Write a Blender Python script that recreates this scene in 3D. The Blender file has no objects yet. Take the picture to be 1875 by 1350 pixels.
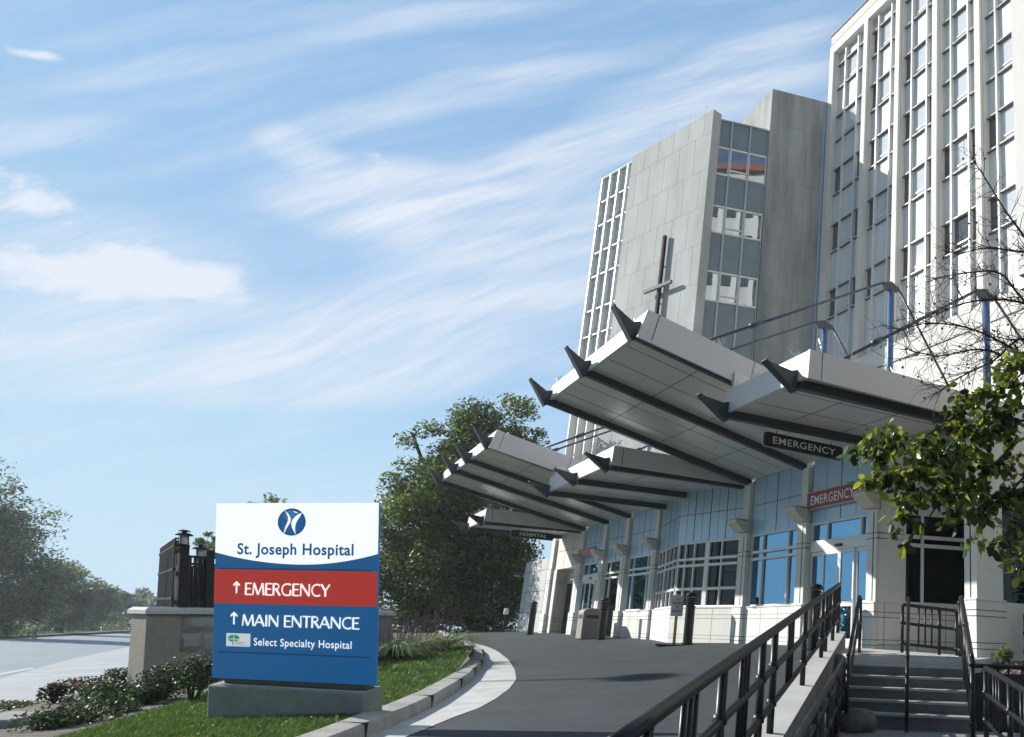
import bpy, bmesh, math, random
from mathutils import Vector, Matrix, noise as mnoise
R = math.radians
sc = bpy.context.scene
col = sc.collection

# ---------------------------------------------------------------- camera
FPX, CX, CY = 1451.0, 1548.0, 769.0            # focal length and principal point in photo pixels
PIT, ROL, FAZ = R(15.857), R(2.064), R(-35.386)  # pitch, roll, azimuth of the entrance facade
_f = Vector((0, math.cos(PIT), math.sin(PIT)))
_u0 = Vector((0, -math.sin(PIT), math.cos(PIT)))
_r0 = Vector((1, 0, 0))
_r = math.cos(ROL)*_r0 + math.sin(ROL)*_u0
_u = -math.sin(ROL)*_r0 + math.cos(ROL)*_u0
cam = bpy.data.cameras.new('camera')
camo = bpy.data.objects.new('camera', cam); col.objects.link(camo)
camo.matrix_world = Matrix(((_r.x, _u.x, -_f.x, 0), (_r.y, _u.y, -_f.y, 0), (_r.z, _u.z, -_f.z, 0), (0, 0, 0, 1)))
cam.sensor_width = 36.0; cam.sensor_fit = 'HORIZONTAL'
cam.lens = FPX/1875*36
cam.shift_x = -(CX-937.5)/1875
cam.shift_y = (CY-675)/1875
cam.clip_start = 0.05; cam.clip_end = 3000
sc.camera = camo

# ---------------------------------------------------------------- light and sky
SUN_AZ, SUN_EL = R(-75.5), R(26.5)
sd = Vector((math.sin(SUN_AZ)*math.cos(SUN_EL), math.cos(SUN_AZ)*math.cos(SUN_EL), math.sin(SUN_EL)))
sl = bpy.data.lights.new('sun', 'SUN'); sl.energy = 5.0; sl.angle = R(0.5); sl.color = (1.0, 0.965, 0.91)
so = bpy.data.objects.new('sun', sl); col.objects.link(so)
so.rotation_euler = (-sd).to_track_quat('-Z', 'Y').to_euler()
sc.view_settings.view_transform = 'Standard'; sc.view_settings.look = 'None'
sc.view_settings.exposure = 0.55; sc.view_settings.gamma = 1.0

def ray(px, py):
    return (px-CX)/FPX*_r - (py-CY)/FPX*_u + _f

world = bpy.data.worlds.new('World'); sc.world = world; world.use_nodes = True
wn = world.node_tree; wn.nodes.clear()
def WN(t, **k):
    n = wn.nodes.new(t)
    for a, b in k.items(): setattr(n, a, b)
    return n
def wl(a, b): wn.links.new(a, b)
def wmath(op, a, b=None, clamp=False):
    n = WN('ShaderNodeMath', operation=op, use_clamp=clamp)
    for i, x in enumerate((a, b)):
        if x is None: continue
        if isinstance(x, (int, float)): n.inputs[i].default_value = x
        else: wl(x, n.inputs[i])
    return n.outputs[0]
sky = WN('ShaderNodeTexSky', sky_type='NISHITA', sun_disc=False)
sky.sun_elevation = SUN_EL; sky.sun_rotation = SUN_AZ
sky.air_density = 1.0; sky.dust_density = 0.4; sky.ozone_density = 2.6
tc = WN('ShaderNodeTexCoord'); sep = WN('ShaderNodeSeparateXYZ'); wl(tc.outputs['Generated'], sep.inputs[0])
ymax = wmath('MAXIMUM', sep.outputs[1], 0.12)
gx = wmath('DIVIDE', sep.outputs[0], ymax); gz = wmath('DIVIDE', sep.outputs[2], ymax)
comb = WN('ShaderNodeCombineXYZ'); wl(gx, comb.inputs[0]); wl(gz, comb.inputs[1])
def sky_pt(px, py):
    d = ray(px, py); return d.x/d.y, d.z/d.y
def mapping(vec, loc=(0, 0, 0), rot=0, scale=(1, 1, 1), typ='TEXTURE'):
    m = WN('ShaderNodeMapping', vector_type=typ); wl(vec, m.inputs[0])
    m.inputs['Location'].default_value = loc; m.inputs['Rotation'].default_value = (0, 0, rot); m.inputs['Scale'].default_value = scale
    return m.outputs[0]
def wnoise(vec, scale, detail, rough=0.55, dist=0.0):
    n = WN('ShaderNodeTexNoise'); wl(vec, n.inputs['Vector'])
    n.inputs['Scale'].default_value = scale; n.inputs['Detail'].default_value = detail
    n.inputs['Roughness'].default_value = rough; n.inputs['Distortion'].default_value = dist
    return n.outputs[0]
def wramp(v, a, b):
    n = WN('ShaderNodeMapRange', interpolation_type='SMOOTHSTEP'); wl(v, n.inputs[0])
    n.inputs[1].default_value = a; n.inputs[2].default_value = b
    return n.outputs[0]
# warp the coordinates a little so that the cloud banks have torn edges
wv = WN('ShaderNodeTexNoise'); wl(comb.outputs[0], wv.inputs['Vector'])
wv.inputs['Scale'].default_value = 1.6; wv.inputs['Detail'].default_value = 3; wv.inputs['Roughness'].default_value = 0.5
wsub = WN('ShaderNodeVectorMath', operation='SUBTRACT'); wl(wv.outputs['Color'], wsub.inputs[0]); wsub.inputs[1].default_value = (0.5, 0.5, 0.5)
wsc = WN('ShaderNodeVectorMath', operation='SCALE'); wl(wsub.outputs[0], wsc.inputs[0]); wsc.inputs['Scale'].default_value = 0.16
wadd = WN('ShaderNodeVectorMath', operation='ADD'); wl(comb.outputs[0], wadd.inputs[0]); wl(wsc.outputs[0], wadd.inputs[1])
PW = wadd.outputs[0]
def bank(px, py, rx, ry, deg, k):
    a = sky_pt(px, py)
    m = mapping(PW, (a[0], a[1], 0), R(deg), (rx/FPX, ry/FPX, 1))
    g = WN('ShaderNodeTexGradient', gradient_type='SPHERICAL'); wl(m, g.inputs[0])
    return wmath('MULTIPLY', wramp(g.outputs['Fac'], 0.0, 0.9), k)
def layer(lst):
    tot = None
    for q in lst:
        v = bank(*q); tot = v if tot is None else wmath('ADD', tot, v)
    return tot
cirrus = layer(((560, 290, 190, 50, -26, .8), (740, 380, 420, 120, -8, .95), (960, 430, 400, 150, 8, 1.05), (1010, 500, 420, 90, 8, .6), (480, 610, 1000, 150, 3, .85), (120, 470, 560, 170, -2, .6),
          (1150, 235, 620, 75, 26, .75), (980, 330, 520, 75, 20, .7), (800, 190, 640, 70, 19, .55), (1330, 110, 420, 70, 27, .6), (800, 40, 420, 60, 14, .5),
          (330, 130, 500, 60, 12, .35), (1380, 190, 300, 80, 30, .5), (620, 690, 900, 70, 5, .45), (60, 250, 300, 60, 10, .5), (1000, 560, 380, 60, 6, .5)))
cumul = layer(((150, 490, 430, 120, -4, 1.15), (340, 500, 230, 75, -4, .8), (40, 345, 250, 85, -14, .85), (555, 285, 120, 34, -22, .7), (60, 112, 100, 22, -8, .9), (700, 340, 170, 50, -30, .5)))
streak = wnoise(mapping(PW, (0, 0, 0), R(17), (1.0, 0.15, 1)), 2.6, 9, 0.6)
streak2 = wnoise(mapping(PW, (3, 1, 0), R(24), (1.0, 0.10, 1)), 6.5, 8, 0.66)
puff = wnoise(mapping(comb.outputs[0], (0, 0, 0), R(6), (1.0, 0.6, 1)), 7.0, 9, 0.6)
tex = wmath('ADD', wmath('ADD', wmath('MULTIPLY', wramp(streak, .28, .74), .62), wmath('MULTIPLY', wramp(streak2, .28, .76), .42)), .20)
soft = wmath('SUBTRACT', 1.0, wmath('EXPONENT', wmath('MULTIPLY', cirrus, -2.0)))
A_ = wmath('MULTIPLY', wmath('MULTIPLY', soft, tex), 1.08)
puff2 = wnoise(mapping(PW, (5, 2, 0), R(10), (1.0, 0.5, 1)), 15.0, 8, 0.62)
B_ = wramp(wmath('ADD', wmath('MULTIPLY', cumul, .85), wmath('ADD', wmath('MULTIPLY', wmath('SUBTRACT', puff, .5), 2.2), wmath('MULTIPLY', wmath('SUBTRACT', puff2, .5), 1.5))), .12, .95)
B_ = wmath('MULTIPLY', B_, wramp(cumul, .02, .25))
V_ = wmath('MULTIPLY', wramp(streak, .36, .8), .30)
cl = wmath('MAXIMUM', wmath('MAXIMUM', A_, wmath('MULTIPLY', B_, 1.0)), V_, True)
cl = wmath('MULTIPLY', cl, wramp(gz, .02, .22))
mixc = WN('ShaderNodeMix', data_type='RGBA'); wl(cl, mixc.inputs[0])
hs = WN('ShaderNodeMix', data_type='RGBA', blend_type='MULTIPLY'); hs.inputs[0].default_value = 1
wl(sky.outputs[0], hs.inputs[6]); hs.inputs[7].default_value = SKYTINT = (.93, 1.02, 1.07, 1)
dk = WN('ShaderNodeMix', data_type='RGBA', blend_type='DARKEN'); dk.inputs[0].default_value = 1
wl(hs.outputs[2], dk.inputs[6]); dk.inputs[7].default_value = (4.5, 5.45, 6.15, 1)
rp = WN('ShaderNodeValToRGB'); wl(sep.outputs[2], rp.inputs[0])
E_ = rp.color_ramp.elements
for i_, (z_, c_) in enumerate(((0.0, (3.9, 5.15, 6.05)), (.13, (3.05, 4.6, 5.85)), (.32, (2.1, 3.6, 5.4)), (.75, (1.8, 3.2, 5.05)))):
    e_ = E_[i_] if i_ < 2 else E_.new(z_)
    e_.position = z_; e_.color = (*[x/10 for x in c_], 1)
up10 = WN('ShaderNodeVectorMath', operation='SCALE'); wl(rp.outputs[0], up10.inputs[0]); up10.inputs['Scale'].default_value = 10
front = WN('ShaderNodeMix', data_type='RGBA'); wl(wmath('MULTIPLY', wramp(sep.outputs[1], -.25, .45), .85), front.inputs[0])
wl(dk.outputs[2], front.inputs[6]); wl(up10.outputs[0], front.inputs[7]); wl(front.outputs[2], mixc.inputs[6]); mixc.inputs[7].default_value = (5.1, 5.5, 6.15, 1)
bg = WN('ShaderNodeBackground'); bg.inputs[1].default_value = 0.105
wl(mixc.outputs[2], bg.inputs[0])
wo = WN('ShaderNodeOutputWorld'); wl(bg.outputs[0], wo.inputs[0])

# ---------------------------------------------------------------- frames
Un = Vector((-math.sin(FAZ), -math.cos(FAZ), 0)); Vn = Vector((-math.cos(FAZ), math.sin(FAZ), 0)); Zn = Vector((0, 0, 1))
_d = ray(1275+870/2.755, 860+900/2.755); ORG = _d/_d.y*18.0; ORG.z = 0
def FW(u, v, z): return ORG + u*Un + v*Vn + z*Zn
def uv(p): q = p-ORG; return q.dot(Un), q.dot(Vn)
def XY(x, y, z): return Vector((x, y, z))
def frame(p0, az_along, out_sign=1):
    """frame with a along the azimuth, b outward (to the right of a when out_sign=1), c up"""
    A = Vector((math.sin(az_along), math.cos(az_along), 0)); B = Vector((A.y, -A.x, 0))*out_sign
    p0 = Vector((p0[0], p0[1], 0))
    def T(a, b, c): return p0 + a*A + b*B + Vector((0, 0, c))
    T.A, T.B, T.p0 = A, B, p0
    return T
def on_plane(px, p0, n):
    d = ray(*px); return d*(Vector(p0).dot(n)/d.dot(n))
def at_depth(px, py, Y):
    d = ray(px, py); return d*(Y/d.y)

# ---------------------------------------------------------------- materials
MATS = {}
def mat(name, color, rough=0.6, metal=0.0, var=0.0, scale=3.0, bump=0.0, bscale=None, spec=0.5, stain=0.0, stretch=None, col2=None):
    if name in MATS: return MATS[name]
    m = bpy.data.materials.new(name); m.use_nodes = True; nt = m.node_tree; L = nt.links.new
    bs = nt.nodes['Principled BSDF']; bs.inputs['Roughness'].default_value = rough; bs.inputs['Metallic'].default_value = metal
    bs.inputs['Specular IOR Level'].default_value = spec
    c = (*color, 1)
    bs.inputs['Base Color'].default_value = c
    if var or bump or stain:
        t = nt.nodes.new('ShaderNodeTexCoord'); vec = t.outputs['Object']
        if stretch:
            mp = nt.nodes.new('ShaderNodeMapping'); L(vec, mp.inputs[0]); mp.inputs['Scale'].default_value = stretch; vec2 = mp.outputs[0]
        else: vec2 = vec
        n = nt.nodes.new('ShaderNodeTexNoise'); n.inputs['Scale'].default_value = scale; n.inputs['Detail'].default_value = 6; n.inputs['Roughness'].default_value = .65
        L(vec2, n.inputs['Vector'])
        if var:
            mr = nt.nodes.new('ShaderNodeMapRange'); L(n.outputs[0], mr.inputs[0])
            mr.inputs[1].default_value = .3; mr.inputs[2].default_value = .7
            mx = nt.nodes.new('ShaderNodeMix'); mx.data_type = 'RGBA'; L(mr.outputs[0], mx.inputs[0])
            c2 = col2 if col2 else tuple(min(1, x*(1+var)) for x in color)
            mx.inputs[6].default_value = (*[x*(1-var) for x in color], 1); mx.inputs[7].default_value = (*c2, 1)
            L(mx.outputs[2], bs.inputs['Base Color'])
        if bump:
            n2 = nt.nodes.new('ShaderNodeTexNoise'); n2.inputs['Scale'].default_value = bscale or scale*8; n2.inputs['Detail'].default_value = 4
            L(vec, n2.inputs['Vector'])
            bp = nt.nodes.new('ShaderNodeBump'); bp.inputs['Strength'].default_value = bump; bp.inputs['Distance'].default_value = .02
            L(n2.outputs[0], bp.inputs['Height']); L(bp.outputs[0], bs.inputs['Normal'])
    MATS[name] = m; return m

def glass(name, base, gcol, ior=2.0, rough=0.015, wob=0.0, base2=None, wscale=1.5):
    if name in MATS: return MATS[name]
    m = bpy.data.materials.new(name); m.use_nodes = True; nt = m.node_tree; L = nt.links.new; nt.nodes.clear()
    d = nt.nodes.new('ShaderNodeBsdfDiffuse'); d.inputs[0].default_value = (*base, 1)
    g = nt.nodes.new('ShaderNodeBsdfGlossy'); g.inputs[0].default_value = (*gcol, 1); g.inputs['Roughness'].default_value = rough
    fr = nt.nodes.new('ShaderNodeFresnel'); fr.inputs[0].default_value = ior
    mx = nt.nodes.new('ShaderNodeMixShader'); L(fr.outputs[0], mx.inputs[0]); L(d.outputs[0], mx.inputs[1]); L(g.outputs[0], mx.inputs[2])
    t = nt.nodes.new('ShaderNodeTexCoord')
    if wob:
        n = nt.nodes.new('ShaderNodeTexNoise'); n.inputs['Scale'].default_value = wscale; n.inputs['Detail'].default_value = 1
        L(t.outputs['Object'], n.inputs['Vector'])
        b = nt.nodes.new('ShaderNodeBump'); b.inputs['Strength'].default_value = wob; b.inputs['Distance'].default_value = .05
        L(n.outputs[0], b.inputs['Height']); L(b.outputs[0], g.inputs['Normal'])
    if base2:
        n = nt.nodes.new('ShaderNodeTexNoise'); n.inputs['Scale'].default_value = .9; n.inputs['Detail'].default_value = 2
        L(t.outputs['Object'], n.inputs['Vector'])
        r = nt.nodes.new('ShaderNodeMapRange'); r.inputs[1].default_value = .42; r.inputs[2].default_value = .58; L(n.outputs[0], r.inputs[0])
        c = nt.nodes.new('ShaderNodeMix'); c.data_type = 'RGBA'; L(r.outputs[0], c.inputs[0]); c.inputs[6].default_value = (*base, 1); c.inputs[7].default_value = (*base2, 1)
        L(c.outputs[2], d.inputs[0])
    o = nt.nodes.new('ShaderNodeOutputMaterial'); L(mx.outputs[0], o.inputs[0]); MATS[name] = m; return m

def leafmat(name, color, var=.5, trans=.35, rough=.45, scale=.8, col2=None, spec=.35):
    if name in MATS: return MATS[name]
    m = bpy.data.materials.new(name); m.use_nodes = True; nt = m.node_tree; L = nt.links.new
    bs = nt.nodes['Principled BSDF']; bs.inputs['Roughness'].default_value = rough; bs.inputs['Specular IOR Level'].default_value = spec
    t = nt.nodes.new('ShaderNodeTexCoord'); n = nt.nodes.new('ShaderNodeTexNoise'); n.inputs['Scale'].default_value = scale; n.inputs['Detail'].default_value = 3
    L(t.outputs['Object'], n.inputs['Vector'])
    mr = nt.nodes.new('ShaderNodeMapRange'); mr.inputs[1].default_value = .35; mr.inputs[2].default_value = .65; L(n.outputs[0], mr.inputs[0])
    mx = nt.nodes.new('ShaderNodeMix'); mx.data_type = 'RGBA'; L(mr.outputs[0], mx.inputs[0])
    mx.inputs[6].default_value = (*[x*(1-var) for x in color], 1); mx.inputs[7].default_value = (*(col2 or [x*(1+var) for x in color]), 1)
    L(mx.outputs[2], bs.inputs['Base Color'])
    tr = nt.nodes.new('ShaderNodeBsdfTranslucent'); L(mx.outputs[2], tr.inputs[0])
    ms = nt.nodes.new('ShaderNodeMixShader'); ms.inputs[0].default_value = trans
    L(bs.outputs[0], ms.inputs[1]); L(tr.outputs[0], ms.inputs[2]); L(ms.outputs[0], nt.nodes['Material Output'].inputs[0])
    MATS[name] = m; return m

# ---------------------------------------------------------------- mesh building
class MB:
    def __init__(s, T=XY): s.T = T; s.v = []; s.f = []; s.m = []
    def add(s, pts, faces, mi=0, T=None):
        T = T or s.T; o = len(s.v)
        s.v += [tuple(T(*p)) for p in pts]
        s.f += [tuple(o+i for i in f) for f in faces]; s.m += [mi]*len(faces)
        return s
    def box(s, a0, a1, b0, b1, c0, c1, mi=0, T=None):
        return s.add([(a0, b0, c0), (a1, b0, c0), (a1, b1, c0), (a0, b1, c0), (a0, b0, c1), (a1, b0, c1), (a1, b1, c1), (a0, b1, c1)],
                     [(0, 3, 2, 1), (4, 5, 6, 7), (0, 1, 5, 4), (1, 2, 6, 5), (2, 3, 7, 6), (3, 0, 4, 7)], mi, T)
    def prism(s, pts, vec, mi=0, T=None):
        n = len(pts); q = [tuple(p[i]+vec[i] for i in range(3)) for p in pts]
        fs = [tuple(range(n))[::-1], tuple(range(n, 2*n))] + [(i, (i+1) % n, n+(i+1) % n, n+i) for i in range(n)]
        return s.add(list(pts)+q, fs, mi, T)
    def quad(s, a, b, c, d, mi=0, T=None): return s.add([a, b, c, d], [(0, 1, 2, 3)], mi, T)
    def tube(s, path, r, n=8, mi=0, caps=True, T=None):
        T = T or s.T
        P = [Vector(T(*p)) for p in path]; m = len(P)
        rs = r if isinstance(r, (list, tuple)) else [r]*m
        o = len(s.v); prev = None
        for i in range(m):
            d = (P[min(i+1, m-1)]-P[max(i-1, 0)])
            d = d.normalized() if d.length > 1e-9 else Vector((0, 0, 1))
            if prev is None:
                x = d.cross(Vector((0, 0, 1)) if abs(d.z) < .95 else Vector((1, 0, 0))).normalized()
            else:
                x = (prev - d*prev.dot(d)); x = x.normalized() if x.length > 1e-6 else d.orthogonal().normalized()
            prev = x; y = d.cross(x)
            for k in range(n):
                a = 2*math.pi*k/n; s.v.append(tuple(P[i]+rs[i]*(math.cos(a)*x+math.sin(a)*y)))
        for i in range(m-1):
            for k in range(n):
                s.f.append((o+i*n+k, o+i*n+(k+1) % n, o+(i+1)*n+(k+1) % n, o+(i+1)*n+k)); s.m.append(mi)
        if caps:
            s.f.append(tuple(o+k for k in range(n))[::-1]); s.m.append(mi)
            s.f.append(tuple(o+(m-1)*n+k for k in range(n))); s.m.append(mi)
        return s
    def lathe(s, prof, c=(0, 0, 0), n=16, mi=0):
        o = len(s.v)
        for r, z in prof:
            for k in range(n):
                a = 2*math.pi*k/n; s.v.append(tuple(s.T(c[0]+r*math.cos(a), c[1]+r*math.sin(a), c[2]+z)))
        for i in range(len(prof)-1):
            for k in range(n):
                s.f.append((o+i*n+k, o+i*n+(k+1) % n, o+(i+1)*n+(k+1) % n, o+(i+1)*n+k)); s.m.append(mi)
        s.f.append(tuple(o+k for k in range(n))[::-1]); s.m.append(mi)
        s.f.append(tuple(o+(len(prof)-1)*n+k for k in range(n))); s.m.append(mi)
        return s
    def build(s, name, mats, parent=None, smooth=False, bevel=0, local=False, fixn=True):
        me = bpy.data.meshes.new(name); me.from_pydata(s.v, [], s.f)
        for m in (mats if isinstance(mats, (list, tuple)) else [mats]): me.materials.append(m)
        me.polygons.foreach_set('material_index', s.m)
        if fixn:
            bm = bmesh.new(); bm.from_mesh(me); bmesh.ops.recalc_face_normals(bm, faces=bm.faces); bm.to_mesh(me); bm.free()
        if smooth: me.polygons.foreach_set('use_smooth', [True]*len(me.polygons))
        me.update()
        o = bpy.data.objects.new(name, me); col.objects.link(o)
        if parent is not None:
            o.parent = parent
            if parent.type == 'EMPTY' and not local: o.matrix_parent_inverse = Matrix.Translation(-parent.location)
        if bevel:
            b = o.modifiers.new('bevel', 'BEVEL'); b.width = bevel; b.segments = 2; b.limit_method = 'ANGLE'; b.angle_limit = R(40)
        if smooth == 'auto': pass
        return o
def thing(name, label, cat, loc=(0, 0, 0), group=None):
    o = bpy.data.objects.new(name, None); col.objects.link(o); o.location = loc; o.empty_display_size = .3
    o['label'] = label; o['category'] = cat
    if group: o['group'] = group
    return o
def tag(o, label, cat, group=None):
    o['label'] = label; o['category'] = cat
    if group: o['group'] = group
    return o
def kind(o, k): o['kind'] = k; return o
def dup(root, loc=None, rotz=None, label=None):
    def cp(o, par):
        c = o.copy(); col.objects.link(c); c.parent = par
        for ch in list(o.children): cp(ch, c)
        return c
    r = cp(root, None)
    if loc is not None: r.location = loc
    if rotz is not None: r.rotation_euler = (0, 0, rotz)
    if label: r['label'] = label
    return r
def text_geo(s, width=None, height=None, bold=0.0, sx=1.0):
    """flat lettering from the built-in font: vertices in the unit of the cap height, faces"""
    cu = bpy.data.curves.new('t', 'FONT'); cu.body = s; cu.size = 1.0; cu.offset = bold; cu.resolution_u = 4; cu.space_character = 1.07
    ob = bpy.data.objects.new('t', cu); col.objects.link(ob)
    dg = bpy.context.evaluated_depsgraph_get(); dg.update()
    me = bpy.data.meshes.new_from_object(ob.evaluated_get(dg))
    vs = [(v.co.x, v.co.y) for v in me.vertices]; fs = [tuple(p.vertices) for p in me.polygons]
    bpy.data.objects.remove(ob); bpy.data.meshes.remove(me); bpy.data.curves.remove(cu)
    x0 = min(v[0] for v in vs); x1 = max(v[0] for v in vs)
    vs = [((x-x0)/(x1-x0), y/0.70) for x, y in vs]           # x 0..1, y in cap heights
    return vs, fs
def put_text(mb, s, T2, x0, x1, y0, cap, d=0.0, bold=0.0, mi=0):
    vs, fs = text_geo(s, bold=bold)
    o = len(mb.v); mb.v += [tuple(T2(x0+(x1-x0)*x, y0+cap*y, d)) for x, y in vs]
    mb.f += [tuple(o+i for i in f) for f in fs]; mb.m += [mi]*len(fs)
# ================================================================ MATERIALS
PANEL = mat('shade_blue_panel', (.40, .57, .72), .33, .15, var=.05, scale=.6)  # bluish shade of the upper wall put into the panel colour
WHITE = mat('white_panel', (.66, .65, .62), .45, var=.05, scale=.7, bump=.05, bscale=60)
CREAM = mat('precast_concrete', (.68, .665, .62), .75, var=.08, scale=1.6, bump=.25, bscale=90, stretch=(1, 1, .3))
JOINT = mat('joint_shadow_gap', (.05, .05, .05), .9)
FRAME = mat('white_window_frame', (.72, .72, .71), .35)
STONE = mat('limestone', (.35, .36, .35), .85, var=.2, scale=.55, bump=.3, bscale=14, stretch=(1, 1, .35))
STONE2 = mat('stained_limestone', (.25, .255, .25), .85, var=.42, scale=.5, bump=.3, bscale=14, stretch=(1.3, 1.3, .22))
PIERM = mat('tower_limestone', (.56, .55, .52), .8, var=.13, scale=.9, stretch=(1, 1, .12), bump=.15, bscale=20)
SPAN = mat('tower_spandrel', (.50, .535, .55), .5, var=.09, scale=.9, stretch=(1, 1, .15))
SPAN2 = mat('blue_grey_spandrel', (.15, .19, .205), .45, var=.12, scale=.6)
FIN = mat('aluminium_fin', (.64, .64, .62), .45, .1)
DARKBAR = mat('dark_bar', (.09, .09, .095), .5)
SLATE = mat('slate_painted_steel', (.026, .035, .044), .45, .0, var=.15, scale=2.5)
BLUEST = mat('blue_steel_mast', (.06, .13, .26), .4, .2)
SOFFIT = mat('metal_soffit', (.68, .68, .66), .25, .15, var=.05, scale=.5)
FASCIA = mat('fascia_panel', (.60, .57, .565), .45, var=.05, scale=.8, bump=.06, bscale=80)
ROOFM = mat('roof_gravel', (.32, .31, .3), .9, var=.2, scale=8)
GLASS = glass('sky_glass', (.006, .008, .01), (.32, .68, 1.0), 6.0, .01, .02)
GLASSD = glass('dark_glass', (.006, .009, .009), (.5, .6, .65), 1.45, .02, .01)
GLASST = glass('blinded_glass', (.50, .52, .53), (.75, .87, .98), 2.4, .02, .02)
GLASSTD = glass('open_tower_glass', (.06, .06, .057), (.7, .82, .95), 2.0, .02, .02)
GLASSW = glass('mirror_glass', (.05, .055, .06), (.8, .85, .88), 4.5, .008, .05, wscale=.8)
CONC = mat('pale_concrete', (.50, .49, .46), .85, var=.12, scale=2.2, bump=.3, bscale=50)
BLACKM = mat('black_painted_metal', (.010, .012, .012), .38, var=.3, scale=6, spec=.35)

# ================================================================ TOWER
VT = -12.0; CAMU, CAMV = uv(Vector((0, 0, 0)))
K = (VT-CAMV)/(-20-CAMV)
def ku(u): return CAMU+(u-CAMU)*K
REC = .45
tw = thing('hospital_tower', 'tall pale hospital block with many window bays between stone piers at right', 'building', FW(-10, VT-5, 14))
piers = [(ku(a), ku(b)) for a, b in ((-33.6, -33.0), (-28.72, -28.22), (-24.65, -24.15), (-20.5, -20.0), (-16.4, -15.9), (-12.25, -11.75), (-8.1, -7.6), (-3.95, -3.45), (.2, .7), (4.35, 4.85))]
win_z = [(33.36, 35.12), (29.58, 31.36), (25.85, 27.59), (22.05, 23.84), (17.87, 19.60)]
ZB, ZH, ZT = 14.43, 36.05, 37.4
UE = piers[-1][1]
b = MB(FW)
b.box(piers[0][0]+.02, UE, VT-14, VT-REC-.12, -1, ZT-.1)                    # core
b.build('wall', PIERM, tw)
b = MB(FW); b.box(piers[0][0]-.02, UE, VT-REC-.11, VT-.02, ZH, ZH+.68); b.build('lintel', PIERM, tw)
b = MB(FW); b.box(piers[0][0]+.12, UE, VT-REC-.11, VT+.0, ZH+.69, ZT)
b.box(piers[0][0]+.08, UE, VT-REC-.11, VT+.06, ZT+.004, ZT+.06, 1); b.build('parapet', [mat('parapet_brick', (.55, .51, .48), .85, var=.15, scale=9), DARKBAR], tw)
b = MB(FW); b.box(piers[0][0]-.02, UE, VT-REC-.10, VT+.03, 3, ZB-.02)
for i in range(9): b.box(piers[0][0]+.5+i*3.1, piers[0][0]+.53+i*3.1, VT+.031, VT+.034, 3, ZB-.1, 1)
b.box(piers[0][0]-.02, UE, VT+.031, VT+.09, ZB-1.05, ZB-.99, 1)
b.build('base_wall', [PIERM, DARKBAR], tw)
for k, (a, c) in enumerate(piers):
    b = MB(FW); b.box(a, c, VT-REC-.10, VT, ZB-.018, ZH-.004)
    b.box(c+.002, c+.05, VT-REC-.10, VT-.16, ZB-.018, ZH-.006)
    b.build('pier', PIERM, tw)
rnd = random.Random(4)
for k in range(len(piers)-1):
    a, c = piers[k][1]+.052, piers[k+1][0]
    mid = (a+c)/2; h = .61 if k else .65
    m1, m2 = mid-h, mid+h; w0 = VT-REC
    for m in (m1, m2):
        b = MB(FW); b.box(m-.04, m+.04, w0-.06, w0+.20, ZB, ZH-.01); b.build('mullion', FIN, tw)
    zs = [ZB]+[z for p in reversed(win_z) for z in p]+[ZH-.01]
    for i in range(0, len(zs), 2):                                             # spandrels: one panel per floor and bay
        b = MB(FW)
        for x0, x1 in ((a, m1-.046), (m1+.046, m2-.046), (m2+.046, c)):
            b.box(x0, x1, w0-.05, w0-.012, zs[i]+.03, zs[i+1]-.03)
        b.build('spandrel_panel', SPAN, tw)
    for z0, z1 in win_z:
        b = MB(FW)
        for x0, x1 in ((a, m1-.046), (m1+.046, m2-.046), (m2+.046, c)):
            
            for zz_ in (z0, z1): b.box(x0, x1, w0-.05, w0+.15, zz_+.0, zz_+.03); b.box(x0, x1, w0-.05, w0+.12, zz_-.035, zz_-.0005, 1)  # dark strip below each bar paints in its shadow line
        for xj in (a+.001, c-.026): b.box(xj, xj+.025, w0-.05, w0+.02, z0, z1)
        for zj in (z0, z1): b.box(a, c, w0-.055, w0-.051+.01, zj-.02, zj+.02)
        b.box(m1+.047, m2-.047, w0-.05, w0+.005, z0+.36, z0+.44); b.box(m1-.01, m2+.01, w0-.058, w0-.048, z0+.37, z0+.43); b.box(m1+.0, m1+.03, w0-.058, w0-.047, z0, z0+.4)                # meeting rail of the middle sash
        wf = b.build('window', [FIN, DARKBAR], tw)
        b = MB(FW)
        for x0, x1 in ((a, m1-.046), (m1+.046, m2-.046), (m2+.046, c)):
            cen = x0 > m1 and x1 < m2
            b.box(x0, x1, w0-.06, w0-.035, z0+.03, z1-.03, 0 if (cen and rnd.random() < .6) else (1 if cen or rnd.random() < .6 else 2))
        b.build('pane', [GLASST, GLASST if z0 > 25 else GLASSTD, GLASSTD], wf)

# side wing of the same hospital, beyond the right edge of the picture: the mirrored wing in the ribbon windows
sw = thing('hospital_side_wing', 'tall pale hospital wing standing beyond the right edge of the view', 'building', FW(10, -4, 10))
b = MB(FW); b.box(7.2, 16, -12, 3, 5.2, 46); b.build('wall', PIERM, sw)
b = MB(FW)
for i in range(9): b.box(6.9, 7.19, -11.8+1.75*i, -11.35+1.75*i, 5.2, 45)
b.build('pier', FIN, sw)
b = MB(FW)
for i in range(8):
    for j in range(10): b.box(7.1, 7.195, -11.2+1.75*i, -10.2+1.75*i, 7+3.75*j, 8.8+3.75*j)
b.build('window', GLASSTD, sw)
b = MB(FW); b.box(6.7, 16, -12.2, 3.2, 46.01, 46.5); b.build('cornice', mat('rust_cornice', (.25, .09, .05), .8), sw)

# ================================================================ MIDDLE WING
TOP3 = 32.61; J3 = (ku(-33.62), VT); C3 = (-22.32, -8.66)
wg = thing('hospital_wing', 'middle stone wing with blank limestone slabs and ribbon windows', 'building', FW(-24, -10, 15))
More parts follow.
